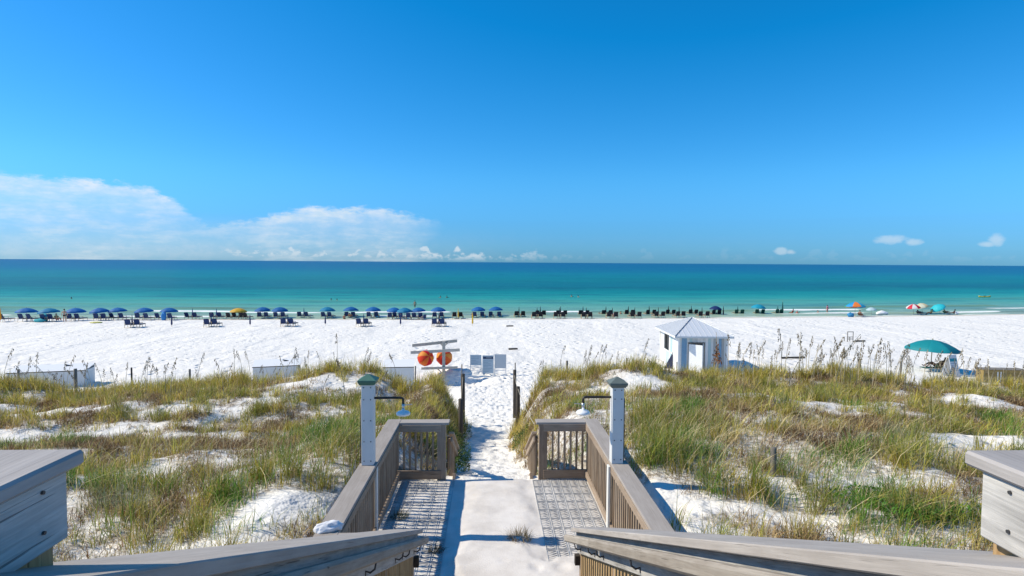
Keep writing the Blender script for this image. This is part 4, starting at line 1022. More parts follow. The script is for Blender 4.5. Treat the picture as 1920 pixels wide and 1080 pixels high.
# ------------------------------------------------------------------ white hut
def hut():
    d0 = 43.0
    pf = at_depth(1316, 700, d0); zg = hz(pf.x, pf.y)
    fl = at_depth(1273, 660, d0); fr = at_depth(1361, 660, d0)
    Wd = 3.5; Dp = 5.6; eave = at_depth(1320, 631, d0-.35).z; apex = at_depth(1302, 594.5, d0+3.0).z
    t = thing('beach_hut', 'white plank beach hut with a pyramid metal roof and open door', 'hut', (fl.x+Wd/2+.16, fl.y+Dp/2, zg), R(-3.0))
    h = eave-zg+.02; W2, D2 = Wd/2, Dp/2
    mats = [flat('hut_white', (.70, .71, .70), .6, .10, 4), flat('hut_pale_grey', (.55, .58, .58), .65, .12, 4), flat('hut_faded_blue', (.16, .30, .44), .65, .2, 4), flat('hut_faded_teal', (.38, .52, .54), .65, .15, 4), flat('hut_cream', (.70, .67, .58), .65, .1, 4), flat('hut_weathered', (.33, .345, .34), .7, .2, 4)]
    rr = random.Random(3)
    def plank(x, y, z0, z1, wx, wy, mi): MB().box((x, y, (z0+z1)/2), (wx, wy, z1-z0)).build('plank', mats[mi], t)
    # front wall, door opening 0.55..1.75 m from the left corner
    n = 18; pw = Wd/n; dx0, dx1, dz = -W2+.72, -W2+1.84, 2.12
    pat = [1, 2, 2, 1, 3, 1, 1, 0, 0, 1, 0, 3, 1, 5, 1, 2, 5, 1]
    for i in range(n):
        x = -W2+pw*(i+.5); z0 = 0 if not (dx0 < x < dx1) else dz
        plank(x, -D2+rr.uniform(-.004, .004), z0, h, pw-.012, .03, pat[i])
    for i in range(n):
        plank(-W2+pw*(i+.5), D2, 0, h, pw-.012, .03, rr.choice([0, 0, 1]))
    m_ = 26; pd = (Dp-.04)/m_
    for i in range(m_):
        y = -D2+.02+pd*(i+.5); win = Dp*.5 < y+D2 < Dp*.78
        mi = rr.choice([0, 0, 0, 4, 3, 1, 0])
        if win: plank(-W2, y, 0, h-1.55, .03, pd-.012, mi); plank(-W2, y, h-.28, h, .03, pd-.012, mi)
        else: plank(-W2, y, 0, h, .03, pd-.012, mi)
        plank(W2, y, 0, h, .03, pd-.012, rr.choice([0, 0, 1, 4]))
    for (x, y) in ((-W2, -D2), (W2, -D2), (-W2, D2), (W2, D2)):
        MB().box((x*1.006, y*1.004, h/2), (.12, .12, h)).build('corner_post', mats[0], t)
    MB().box((-W2-.03, -D2*.12, h-1.60), (.05, Dp*.78, .08)).build('trim_rail', mats[0], t)
    MB().box((0, 0, .04), (Wd-.06, Dp-.06, .08)).build('floor', M['tread'], t)
    MB().box((0, -.9, h*.5), (Wd-.08, .03, h-.2)).build('partition', mats[0], t)
    for x in (dx0-.03, dx1+.03): MB().box((x, -D2-.012, dz/2), (.07, .05, dz)).build('door_jamb', M['greypost'], t)
    MB().box(((dx0+dx1)/2, -D2-.012, dz+.04), (dx1-dx0+.13, .05, .08)).build('door_head', M['greypost'], t)
    dr = empty('door', (dx0, -D2-.05, .05)); dr.parent = t; dr.rotation_euler = (0, 0, R(-42))
    MB().box((.53, 0, 1.02), (1.06, .04, 2.0)).build('door_leaf', mats[0], dr)
    MB().box((.53, .03, .35), (.9, .02, .10)).build('door_batten', mats[0], dr); MB().box((.53, .03, 1.7), (.9, .02, .10)).build('door_batten', mats[0], dr)
    # roof: four metal slopes with standing seams
    ov = .38; A = [(-W2-ov, -D2-ov), (W2+ov, -D2-ov), (W2+ov, D2+ov), (-W2-ov, D2+ov)]; ze = h-.02; za = apex-zg
    rm = flat('galvanised_roof_sheet', (.60, .63, .67), .5, .07, 5, .4, .12); sm = flat('roof_seam', (.42, .45, .49), .5, .1, 5, .4, .15); hm_ = flat('ridge_flashing', (.22, .24, .27), .5, .15, 5)
    rf = empty('roof', (0, 0, 0)); rf.parent = t
    for i in range(4):
        (x0, y0), (x1, y1) = A[i], A[(i+1) % 4]; th = .03
        MB().add([(x0, y0, ze), (x1, y1, ze), (0, 0, za), (x0, y0, ze-th), (x1, y1, ze-th), (0, 0, za-th)], [(0, 1, 2), (5, 4, 3), (0, 3, 4, 1)]).build('roof_slope', rm, rf)
        e0, e1, ap = Vector((x0, y0, ze)), Vector((x1, y1, ze)), Vector((0, 0, za)); nseam = int((e1-e0).length/.36)
        nrm = (e1-e0).cross(ap-e0).normalized(); midp = (e0+e1)/2; half = (e1-e0).length/2; upd = ap-midp; L = upd.length; ed = (e1-e0).normalized()
        for k in range(1, nseam):
            q = k/nseam; pnt = e0.lerp(e1, q); f = 1-abs(q-.5)*2
            a = pnt+nrm*.012; b_ = pnt+upd*f*.985+nrm*.012
            MB().tube([a, b_], .026, 4).build('roof_seam', sm, rf)
        MB().tube([e0+nrm*.01+Vector((0, 0, .012)), ap+Vector((0, 0, .02))], .035, 6).build('hip_flashing', hm_ if i == 0 else sm, rf)
        MB().box(((x0+x1)/2*1.0, (y0+y1)/2, ze-.085), (abs(x1-x0)+.03 if i % 2 == 0 else .03, abs(y1-y0)+.03 if i % 2 else .03, .10)).build('fascia', mats[1] if i == 0 else mats[0], rf)
    # triangular panel for a leaning board's shaded side, shade put into its navy
    yb_ = -D2+1.6
    lb = MB().add([(-W2-.02, yb_, 1.35), (-W2-.02, yb_, -.35), (-W2-.95, yb_, -.35), (-W2-.02, yb_+.04, 1.35), (-W2-.02, yb_+.04, -.35), (-W2-.95, yb_+.04, -.35)],
        [(2, 1, 0), (3, 4, 5), (0, 1, 4, 3), (1, 2, 5, 4), (2, 0, 3, 5)]).build('shaded_panel', flat('shaded_plywood', (.05, .06, .11), .6, .2, 4))
    lb.location = t.location; tag(lb, 'upright triangular panel at the left wall of the hut, coloured as the shaded side of a leaning board', 'board')
    return t
hut()
# dry seed plant in front of the hut
q = at_depth(1346, 690, 23.0); zq = hz(q.x, q.y)
t = thing('dry_yucca_plant', 'brown dry plant with a drooping seed spike in front of the hut', 'plant', (q.x, q.y, zq))
hp = at_depth(1340, 622, 23.0).z-zq
MB().tube([(0, 0, 0), (-.03, 0, hp*.5), (-.1, 0, hp)], [.018, .014, .006], 5).build('stalk', M['raw'], t)
mb = MB()
for k in range(150):
    f = random.betavariate(1.3, 2.2); zc = .35*hp+.45*hp*f; rad = .22*(1-f)+.03; a = random.uniform(0, 6.28); c = Vector((-.05+math.cos(a)*rad*random.random(), math.sin(a)*rad*random.random(), zc)); s = random.uniform(.02, .05)
    dd = Vector((math.cos(a), math.sin(a), 0)); mb.add([c+Vector((0, 0, s)), c+dd*s*.6, c-Vector((0, 0, s*1.6)), c-dd*s*.6], [(0, 1, 2, 3)])
mb.build('seed_cluster', flat('rust_brown_seed', (.24, .10, .035), .8, .4, 25), t)

# ------------------------------------------------------------------ beach chairs and umbrellas
M['ch_wood'] = wood('chair_frame_wood', (.30, .22, .13), (.50, .40, .27))
FAB = {'navy': flat('navy_sling', (.014, .035, .115), .7, .2, 6), 'black': flat('black_sling', (.012, .014, .022), .7, .2, 6), 'green': flat('green_sling', (.012, .075, .06), .7, .2, 6), 'teal': flat('teal_sling', (.02, .20, .24), .7, .2, 6), 'brown': flat('brown_sling', (.10, .05, .03), .7, .2, 6)}
def chair_proto(fab):
    t = empty('beach_chair')
    W = .56; f = FAB[fab]
    MB().box((0, .28, .315), (W-.08, 1.15, .05)).build('seat', f, t)
    bk = MB().add([(-W/2+.03, -.27, .30), (W/2-.03, -.27, .30), (W/2-.03, -.50, .80), (-W/2+.03, -.50, .80), (-W/2+.03, -.21, .33), (W/2-.03, -.21, .33), (W/2-.03, -.44, .83), (-W/2+.03, -.44, .83)],
        [(0, 1, 2, 3), (7, 6, 5, 4), (0, 4, 5, 1), (1, 5, 6, 2), (2, 6, 7, 3), (3, 7, 4, 0)]).build('backrest', f, t)
    MB().tube([(-W/2+.08, -.49, .82), (W/2-.08, -.49, .82)], .055, 6).build('head_pillow', f, bk, True)
    for s in (-1, 1):
        MB().box((s*(W/2-.02), .25, .28), (.04, 1.3, .05)).build('side_rail', M['ch_wood'], t)
        MB().box((s*(W/2+.01), -.10, .50), (.07, .55, .03)).build('armrest', M['ch_wood'], t)
        MB().tube([(s*(W/2-.02), -.36, .52), (s*(W/2-.02), -.42, 0)], .022, 4).build('leg', M['ch_wood'], t)
        MB().tube([(s*(W/2-.02), .15, .50), (s*(W/2-.02), .22, 0)], .022, 4).build('leg', M['ch_wood'], t)
        MB().tube([(s*(W/2-.02), .82, .28), (s*(W/2-.02), .85, 0)], .022, 4).build('leg', M['ch_wood'], t)
    return t
CH = {k: [chair_proto(k), False] for k in ('navy', 'black', 'green')}
def put(proto, pos, rz, label, cat, grp=None, scale=1.0):
    o = proto[0] if not proto[1] else copy_tree(proto[0]); proto[1] = True
    o.location = pos; o.rotation_euler = (0, 0, rz); o.scale = (scale,)*3
    tag(o, label, cat, grp); return o
def canopy_mesh(rad=1.10, hgt=.50, n=8, sub=4):
    vs = []; fs = []; rings = [0.0, .28, .55, .80, 1.0]; N_ = n*sub
    for k, f in enumerate(rings):
        for j in range(N_):
            a = 2*math.pi*j/N_; ph = (j % sub)/sub; sag = 1-.05*f*math.sin(math.pi*ph)
            r_ = rad*f*sag; vs.append((r_*math.cos(a), r_*math.sin(a), hgt*(1-f**1.9)-.02*f*math.sin(math.pi*ph)))
    for j in range(N_):
        a = 2*math.pi*j/N_; ph = (j % sub)/sub; r_ = rad*1.0*(1-.05*math.sin(math.pi*ph)); vs.append((r_*math.cos(a)*1.01, r_*math.sin(a)*1.01, -.11-.03*math.sin(math.pi*ph)))
    K = len(rings)+1
    for k in range(K-1):
        for j in range(N_): fs.append((k*N_+j, k*N_+(j+1) % N_, (k+1)*N_+(j+1) % N_, (k+1)*N_+j))
    return MB().add(vs, fs)
UM = {'blue': flat('blue_canvas', (.014, .15, .42), .65, .18, 2.5, transl=.3), 'teal_blue': flat('teal_blue_canvas', (.016, .22, .40), .65, .18, 2.5, transl=.3), 'navy': flat('dark_navy_canvas', (.010, .03, .12), .65, .2, 2.5, transl=.12), 'teal': flat('turquoise_canvas', (.01, .28, .42), .65, .15, 2.5, transl=.2), 'yellow': flat('yellow_canvas', (.72, .43, .05), .65, .1, 2.5, transl=.25),
      'rainbow': gore_mat('rainbow_canvas', [(.02, .30, .62), (.75, .09, .03), (.75, .50, .05), (.03, .33, .20), (.02, .30, .62), (.80, .22, .05), (.05, .42, .60), (.72, .07, .05)], 8), 'redwhite': gore_mat('red_white_canvas', [(.62, .02, .05), (.75, .72, .72)], 8), 'pale': gore_mat('pale_yellow_canvas', [(.66, .56, .34), (.60, .62, .50)], 8), 'cyan': flat('cyan_canvas', (.03, .52, .60), .6, .1, 2.5, transl=.25), 'light': flat('pale_blue_canvas', (.48, .62, .68), .6, .1, 2.5, transl=.3)}
M['pole'] = flat('white_umbrella_pole', (.66, .64, .58), .5, .1, 5)
M['pole_wood'] = wood('umbrella_pole_wood', (.30, .22, .13), (.50, .40, .27))
def umb_proto(col):
    t = empty('beach_umbrella'); k = 1.24
    c = canopy_mesh().build('canopy', UM[col], t, True); c.location = (0, 0, k)
    MB().tube([(0, 0, -.2), (0, 0, k+.51)], .02, 6).build('pole', M['pole_wood'], t)
    MB().lathe([(0, .045), (.025, .03), (.03, 0), (.015, -.02)], 8, (0, 0, k+.53)).build('finial', M['pole_wood'], t)
    for j in range(8):
        a = 2*math.pi*j/8; MB().tube([(0, 0, k+.40), (.98*math.cos(a), .98*math.sin(a), k+.0)], .008, 3).build('rib', M['pole'], c, off=(0, 0, k))
    return t
UP = {}
def umbrella(col, pos, label, grp=None, tilt=(0, 0), scale=1.0, dia=1.0):
    if col not in UP: UP[col] = [umb_proto(col), False]
    o = put(UP[col], pos, random.uniform(0, 6), label, 'umbrella', grp, scale)
    o.rotation_euler = (tilt[0], tilt[1], 0); o.scale = (scale*dia, scale*dia, scale)
    return o
CL = {'navy': flat('folded_navy_canvas', (.010, .028, .11), .7, .2, 8), 'blue': flat('folded_blue_canvas', (.012, .06, .24), .7, .2, 8), 'black': flat('folded_black_canvas', (.010, .016, .032), .7, .2, 8), 'yellow': flat('folded_yellow_canvas', (.70, .44, .05), .7, .15, 8), 'green': flat('folded_green_canvas', (.010, .075, .07), .7, .2, 8), 'orange': flat('folded_orange_canvas', (.75, .33, .02), .7, .15, 8)}
def closed_proto(col):
    t = empty('closed_umbrella')
    mb = MB(); n = 12; prof = [(.018, 1.62), (.035, 1.5), (.07, 1.1), (.10, .75), (.115, .42), (.085, .30), (.07, .27)]
    vs = []
    for (r_, z) in prof:
        for j in range(n):
            a = 2*math.pi*j/n; q = r_*(1 if j % 2 else .72); vs.append((q*math.cos(a), q*math.sin(a), z))
    mb.add(vs, [(i*n+j, i*n+(j+1) % n, (i+1)*n+(j+1) % n, (i+1)*n+j) for i in range(len(prof)-1) for j in range(n)]+[tuple(range(n-1, -1, -1))]); mb.build('folded_canopy', CL[col], t)
    MB().lathe([(.088, .70), (.095, .72), (.092, .76)], 10).build('strap', CL[col], t)
    MB().tube([(0, 0, -.2), (0, 0, 1.68)], .02, 6).build('pole', M['pole_wood'], t)
    return t
CP = {}
def closed(col, pos, label, grp=None, scale=1.0):
    if col not in CP: CP[col] = [closed_proto(col), False]
    o = put(CP[col], pos, random.uniform(0, 6), label, 'umbrella', grp, scale); return o
ORD = lambda n: f'{n}{"th" if 10 < n % 100 < 14 else {1: "st", 2: "nd", 3: "rd"}.get(n % 10, "th")}'
def chair(col, px, py, label, grp, rz=None, scale=1.0):
    scale *= 1.24
    g = ground(px, py); put(CH[col], g, random.uniform(-.22, .12) if rz is None else rz, label, 'beach chair', grp, scale)

GU = 'open blue umbrellas in the row by the water'; GC = 'navy chairs under the open blue umbrellas'
# (canopy px, colour, chairs px, chairs base py, size)
row = [(50, 'blue', (44, 60), 602.5, 1.02), (93, 'teal_blue', (85, 99), 603, 1.02), (142, 'blue', (134, 149), 602, 1.02), (188, 'blue', (184, 197), 601.5, .98), (222, 'blue', (214, 231), 600.5, .98), (271, 'blue', (261, 277), 600.5, 1.02), (317, 'blue', (299, 321), 600.5, .98),
       (493, 'blue', (488, 501), 598, .98), (525, 'blue', (519, 532), 598, 1.0), (614, 'teal_blue', (608, 620), 597.5, .98), (658, 'blue', (652, 664), 597, .98), (700, 'blue', (692, 706), 597, .98), (739, 'blue', (732, 742), 598.5, .92), (759, 'teal_blue', (753, 766), 599.5, .95), (785, 'blue', (778, 789), 599, .92),
       (822, 'blue', (815, 828), 597.5, .95), (897, 'blue', (890, 905), 596.5, .92), (930, 'blue', (921, 936), 596, .92)]
for i, (px, col, ch, py, sc) in enumerate(row):
    nm = ORD(i+1)
    g = ground(px, py-1.2); umbrella(col, g, f'open {"greenish blue" if col != "blue" else "blue"} beach umbrella, {nm} blue one from the left', GU, (random.uniform(-.05, .05), random.uniform(-.09, .03)), 1.0, sc*1.12)
    for k, c in enumerate(ch):
        chair('navy', c, py+random.uniform(-.3, .3), f'{("left", "right")[k]} navy beach chair under the {nm} open blue umbrella from the left', GC)
GP = 'navy chairs beside folded umbrellas'; GF = 'folded navy umbrellas'
pairs = [(361, (354, 368), 598.5, 'blue', 'by the water, right of the seventh open blue umbrella'), (406, (399, 414), 598.5, 'blue', 'by the water, left of the open yellow umbrella'), (570, (563, 577), 597, 'blue', 'by the water between the ninth and tenth blue umbrellas'),
         (248, (243, 260), 614, 'navy', 'in the near row, leftmost pair'), (396, (390, 405), 613, 'navy', 'in the near row, second pair from the left'), (540, (533, 548), 612, 'navy', 'in the near row, third pair from the left'), (682, (675, 688), 612, 'navy', 'in the near row, fourth pair from the left'), (823, (816, 830), 612, 'navy', 'in the near row, fifth pair from the left')]
for (u_, ch, py, col, where) in pairs:
    closed(col, ground(u_, py-.6), f'folded {col} umbrella {where}', GF, .98)
    for k, c in enumerate(ch): chair('navy', c, py+random.uniform(-.3, .3), f'{("left", "right")[k]} navy chair {where}', GP)
for (px, py, lab) in ((322, 613, 'lone folded navy umbrella below the seventh open blue one'), (469, 612, 'lone folded navy umbrella right of the open yellow umbrella'), (610, 610.5, 'lone folded navy umbrella below the tenth open blue one'), (751, 611, 'lone folded navy umbrella below the trio of open blue ones')):
    closed('navy', ground(px, py), lab, GF, .92)
umbrella('yellow', ground(447, 598.5), 'open yellow beach umbrella among the blue ones', None, (0, .02), .95, 1.18)
for c in (431, 442, 455, 463): chair('black', c, 599+random.uniform(-.4, .4), {431: 'leftmost dark chair under the yellow umbrella', 442: 'second dark chair from the left under the yellow umbrella', 455: 'third dark chair from the left under the yellow umbrella', 463: 'rightmost dark chair under the yellow umbrella'}[c], 'dark chairs under the yellow umbrella')
closed('yellow', ground(859, 598), 'folded yellow umbrella between two dark chairs by the water')
for k, c in enumerate((852, 864)): chair('black', c, 597.5, f'dark chair {("left", "right")[k]} of the folded yellow umbrella by the water', 'dark chairs at the folded yellow umbrella')
closed('yellow', ground(886, 611), 'lone folded yellow umbrella in the near row', None, 1.05)
closed('orange', ground(1, 604), 'folded orange umbrella at the left edge of the photo', None, 1.15)
chair('navy', 9, 603, 'navy chair beside the folded orange umbrella at the left edge', None)
chair('navy', 794, 600, 'low navy chair right of the trio of open blue umbrellas', None, .6, .8)

GB = 'black chairs in the right hand rows'; GBF = 'folded black umbrellas in the right hand rows'
blk = [(973, (968, 980), 595.5, 0), (1013, (1007, 1019), 593.8, 0), (1051, (1046, 1059), 593.5, 0), (1093, (1088, 1100), 593.5, 0), (1136, (1131, 1143), 593, 0), (1178, (1174, 1185), 592.5, 0), (1217, (1213, 1225), 592.3, 0), (1253, (1250, 1261), 592, 0), (1296, (1293, 1303), 591.6, 0),
       (1007, (1001, 1013), 597.5, 1), (1049, (1042, 1055), 597.5, 1), (1099, (1094, 1106), 597.5, 1), (1148, (1141, 1154), 597.3, 1), (1190, (1184, 1197), 597, 1), (1234, (1229, 1241), 596.3, 1), (1273, (1269, 1280), 596, 1), (1316, (1312, 1324), 596, 1)]
cnt = [0, 0]
for (u_, ch, py, r_) in blk:
    cnt[r_] += 1; where = f'{("far", "near")[r_]} black row, {ORD(cnt[r_])} pair from the left'
    closed('black', ground(u_, py-.5), f'folded black umbrella, {where}', GBF, 1.05)
    for k, c in enumerate(ch): chair('black', c, py+random.uniform(-.2, .2), f'{("left", "right")[k]} black chair, {where}', GB, random.uniform(-.1, .1), 1.04)
umbrella('navy', ground(1341, 592), 'open dark navy umbrella above the right end of the hut roof', None, (0, .03), .98, 1.0)
for k, c in enumerate((1336, 1347)): chair('black', c, 592, f'{("left", "right")[k]} dark chair under the open dark navy umbrella', 'chairs under the dark navy umbrella')
closed('black', ground(1356, 593.5), 'folded black umbrella right against the open dark navy one', None, 1.1)
closed('green', ground(1383, 590.5), 'folded green umbrella between the first pair of green chairs')
for k, c in enumerate((1379, 1390)): chair('green', c, 591, f'{("left", "right")[k]} green chair by the first folded green umbrella', 'green chairs')
umbrella('teal', ground(1421, 591), 'open turquoise umbrella over two green chairs', None, (0, .06), 1.12, 1.02)
for k, c in enumerate((1418, 1428)): chair('green', c, 590.8, f'{("left", "right")[k]} green chair under the open turquoise umbrella', 'green chairs')
closed('green', ground(1458, 590), 'short folded green umbrella left of a taller one'); closed('green', ground(1467, 590.3), 'tall folded green umbrella right of a shorter one', None, 1.45)
for k, c in enumerate((1455, 1463)): chair('green', c, 590.5, f'{("left", "right")[k]} green chair at the pair of folded green umbrellas', 'green chairs')
umbrella('rainbow', ground(1603, 594), 'rainbow coloured open umbrella on the right of the beach', None, (-.1, .05), 1.42, 1.0)
umbrella('light', ground(1634, 591.5), 'very pale blue open umbrella right of the rainbow one', None, (0, -.05), .82, .92)
umbrella('redwhite', ground(1713, 590.5), 'red and white striped open umbrella', None, (.05, -.12), 1.12, .9)
umbrella('pale', ground(1731, 589.5), 'pale yellow open umbrella behind the red and white one', None, (.0, -.28), 1.2, .85)
umbrella('cyan', ground(1764, 589.5), 'bright cyan open umbrella tilted to the right', None, (.1, -.55), 1.15, .95)
closed('green', ground(1499, 590), 'small dark folded sunshade beside the seated people', None, .42)
# big teal umbrella in front on the right
d = 44.0; q = at_depth(1745, 690, d); zq = hz(q.x, q.y); kt = (at_depth(1745, 634, d).z-zq)
M_teal = gore_mat('dark_teal_canvas', [(.010, .24, .27), (.012, .27, .31), (.008, .18, .23), (.010, .25, .29)], 8); UM['dteal'] = M_teal
o = umbrella('dteal', Vector((q.x, q.y, zq)), 'large dark teal umbrella tilted over a sunbather near the dune', None, (-.03, .055), kt/1.65, 1.0)
o.scale = (1.58, 1.58, kt/1.82)

# ------------------------------------------------------------------ people
def skin_mesh(name, joints, edges, mat, parent=None, root=0, sub=1):
    me = bpy.data.meshes.new(name); me.from_pydata([j[:3] for j in joints], edges, [])
    o = link_mesh(name, me, mat, parent)
    md = o.modifiers.new('skin', 'SKIN'); md.use_smooth_shade = True
    sk = me.skin_vertices[0].data
    for i, j in enumerate(joints):
        r_ = j[3]; sk[i].radius = (r_, r_*(j[4] if len(j) > 4 else 1.0)); sk[i].use_root = (i == root)
    ss = o.modifiers.new('sub', 'SUBSURF'); ss.levels = ss.render_levels = sub
    return o
SK = [flat('skin_fair', (.48, .28, .19), .6, .1, 5), flat('skin_tan', (.36, .18, .11), .6, .1, 5), flat('skin_dark', (.12, .06, .04), .6, .1, 5)]
HA = [flat('hair_dark', (.02, .015, .012), .6, .2, 30), flat('hair_brown', (.09, .05, .025), .6, .2, 30)]
CLO = {'black': flat('swim_black', (.015, .017, .022), .8, .2, 8), 'red': flat('swim_maroon', (.28, .03, .05), .8, .2, 8), 'pink': flat('swim_pink', (.62, .14, .28), .8, .2, 8), 'navy': flat('swim_navy', (.02, .04, .12), .8, .2, 8), 'green': flat('swim_green', (.03, .12, .07), .8, .2, 8), 'white': flat('cloth_white2', (.7, .7, .7), .8, .1, 8), 'teal': flat('towel_teal', (.06, .36, .40), .9, .15, 8)}
def person(label, pos, pose, rz, skin, hair, wear, top=None, scale=1.0):
    """pose gives pelvis, spine, head and limb joints for a 1.72 m body; feet or seat rest on z = 0"""
    if pose == 'stand':
        J = dict(pel=(0, 0, .92), ch=(0, .01, 1.26), nk=(0, .0, 1.45), hd=(0, .01, 1.60), kl=(-.10, .02, .50), kr=(.11, .03, .50), al=(-.12, .0, .07), ar=(.13, -.02, .07), tl=(-.13, .16, .03), tr=(.14, .14, .03), el=(-.30, -.03, 1.12), er=(.30, -.02, 1.12), wl=(-.33, .10, .90), wr=(.34, .06, .88), fl=(-.33, .16, .80), fr=(.34, .12, .78))
    elif pose == 'sit':
        J = dict(pel=(0, 0, .36), ch=(0, -.16, .66), nk=(0, -.20, .84), hd=(0, -.18, .99), kl=(-.12, .44, .46), kr=(.12, .44, .46), al=(-.12, .70, .12), ar=(.12, .72, .12), tl=(-.13, .84, .08), tr=(.13, .86, .08), el=(-.30, -.08, .52), er=(.30, -.06, .52), wl=(-.28, .16, .46), wr=(.28, .18, .46), fl=(-.27, .25, .46), fr=(.27, .27, .46))
    elif pose == 'crouch':
        J = dict(pel=(0, 0, .16), ch=(.02, .10, .48), nk=(.03, .16, .64), hd=(.04, .22, .78), kl=(-.13, .34, .50), kr=(.13, .36, .50), al=(-.13, .40, .08), ar=(.13, .42, .08), tl=(-.14, .54, .03), tr=(.14, .56, .03), el=(-.26, .26, .36), er=(.26, .26, .36), wl=(-.12, .46, .40), wr=(.12, .46, .40), fl=(-.08, .52, .40), fr=(.08, .52, .40))
    elif pose == 'swim':
        J = dict(pel=(0, 0, -.45), ch=(0, 0, -.08), nk=(0, 0, .09), hd=(0, .01, .24), kl=(-.1, .1, -.85), kr=(.1, .1, -.85), al=(-.1, .0, -1.25), ar=(.1, 0, -1.25), tl=(-.1, .1, -1.3), tr=(.1, .1, -1.3), el=(-.36, .1, -.05), er=(.34, .14, -.06), wl=(-.42, .32, .0), wr=(.36, .36, -.02), fl=(-.42, .4, .0), fr=(.36, .44, -.02))
    else:   # recline in a chair
        J = dict(pel=(0, 0, .40), ch=(0, -.30, .60), nk=(0, -.44, .72), hd=(0, -.52, .83), kl=(-.12, .42, .66), kr=(.12, .40, .60), al=(-.12, .72, .34), ar=(.12, .78, .36), tl=(-.13, .84, .42), tr=(.13, .90, .44), el=(-.32, -.22, .46), er=(.32, -.2, .46), wl=(-.30, .04, .46), wr=(.3, .06, .46), fl=(-.29, .13, .46), fr=(.29, .15, .46))
    V_ = {k: Vector(v) for k, v in J.items()}
    sl = V_['ch'].lerp(V_['nk'], .72)+Vector((-.17, 0, -.01)); sr = V_['ch'].lerp(V_['nk'], .72)+Vector((.17, 0, -.01))
    hl = V_['pel']+Vector((-.09, .02, -.05)); hr = V_['pel']+Vector((.09, .02, -.05))
    names = ['pel', 'ch', 'nk', 'hdb', 'hd', 'sl', 'el', 'wl', 'fl', 'sr', 'er', 'wr', 'fr', 'hl', 'kl', 'al', 'tl', 'hr', 'kr', 'ar', 'tr']
    rad = dict(pel=.13, ch=.135, nk=.055, hdb=.075, hd=.095, sl=.06, el=.042, wl=.03, fl=.03, sr=.06, er=.042, wr=.03, fr=.03, hl=.095, kl=.06, al=.04, tl=.03, hr=.095, kr=.06, ar=.04, tr=.03)
    V_['sl'], V_['sr'], V_['hl'], V_['hr'] = sl, sr, hl, hr; V_['hdb'] = V_['nk'].lerp(V_['hd'], .55)
    jo = [(*V_[k], rad[k]) for k in names]
    E = [('pel', 'ch'), ('ch', 'nk'), ('nk', 'hdb'), ('hdb', 'hd'), ('ch', 'sl'), ('sl', 'el'), ('el', 'wl'), ('wl', 'fl'), ('ch', 'sr'), ('sr', 'er'), ('er', 'wr'), ('wr', 'fr'), ('pel', 'hl'), ('hl', 'kl'), ('kl', 'al'), ('al', 'tl'), ('pel', 'hr'), ('hr', 'kr'), ('kr', 'ar'), ('ar', 'tr')]
    ix = {k: i for i, k in enumerate(names)}
    t = thing('person', label, 'person', pos, rz); t.scale = (scale,)*3
    skin_mesh('body', jo, [(ix[a], ix[b]) for a, b in E], SK[skin], t)
    h = V_['hd']; hd = h-V_['nk']; 
    bm = bmesh.new(); bmesh.ops.create_icosphere(bm, subdivisions=2, radius=.112)
    for v in list(bm.verts):
        if v.co.y > .05 and v.co.z < .05: v.co *= .72
        if v.co.z < -.05: v.co *= .8
    me = bpy.data.meshes.new('hair'); bm.to_mesh(me); bm.free(); o = link_mesh('hair', me, HA[hair], t, True); o.location = h+Vector((0, -.02, .025))
    kk = .45
    jw = [(*(V_['pel']+(V_['ch']-V_['pel'])*.25), .135), (*V_['pel'], .145), (*hl, .108), (*hl.lerp(V_['kl'], kk), .09), (*hr, .108), (*hr.lerp(V_['kr'], kk), .09)]
    skin_mesh('shorts', jw, [(0, 1), (1, 2), (2, 3), (1, 4), (4, 5)], CLO[wear], t, 1)
    if top: skin_mesh('shirt', [(*V_['pel'].lerp(V_['ch'], .2), .145), (*V_['ch'], .15), (*V_['ch'].lerp(V_['nk'], .6), .11), (*sl, .075), (*sl.lerp(V_['el'], .5), .06), (*sr, .075), (*sr.lerp(V_['er'], .5), .06)], [(0, 1), (1, 2), (1, 3), (3, 4), (1, 5), (5, 6)], CLO[top], t, 1)
    return t
def water(px, py): return at_z(px, py, 0.0)
person('standing man in black shorts wading behind the blue umbrellas', water(778, 576.5)+Vector((0, 0, -.38)), 'stand', 2.9, 1, 0, 'black')
person('standing person in dark swimwear beside the third blue umbrella from the left', ground(121, 603.5), 'stand', .3, 0, 0, 'black')
person('standing woman with pink top at the waterline on the right', ground(1551, 589.5), 'stand', .5, 0, 1, 'pink', 'pink')
person('crouching dark haired child at the waterline left of the standing woman', ground(1535, 589.5), 'crouch', 1.6, 1, 0, 'navy', None, .85)
person('sunbather in maroon sitting by the water near the green chairs', ground(1485, 590.5), 'sit', .5, 1, 0, 'red', 'red')
person('second sunbather sitting to the right of the one in maroon', ground(1494, 590.8), 'crouch', -.6, 0, 1, 'black', 'red', .9)
person('sunbather leaning forward below the rainbow umbrella', ground(1613, 594.5), 'sit', -1.0, 1, 1, 'red', None, 1.05)
person('tan sunbather sitting on the sand behind the black chairs', ground(1162, 593), 'crouch', -1.2, 1, 1, 'black')
person('child sitting on the sand left of the fifth far black pair', ground(1124, 592.5), 'crouch', .4, 0, 1, 'navy', None, .75)
person('person in pink sitting in a near row black chair', ground(1152, 597)+Vector((0, 0, .02)), 'sit', 0, 0, 1, 'pink', 'pink', .95)
person('sunbather in a dark chair under the second umbrella from the left', ground(107, 603), 'sit', .2, 1, 0, 'red', 'green')
person('sunbather sitting low left of the eleventh blue umbrella', ground(646, 598.5), 'crouch', .5, 1, 0, 'black', None, .85)
person('sunbather reclining under the eleventh blue umbrella', ground(657, 597.5), 'recline', 0, 1, 1, 'black')
person('sunbather sitting under the umbrella right of the folded yellow one', ground(886.5, 596.8), 'sit', .1, 1, 1, 'red', None)
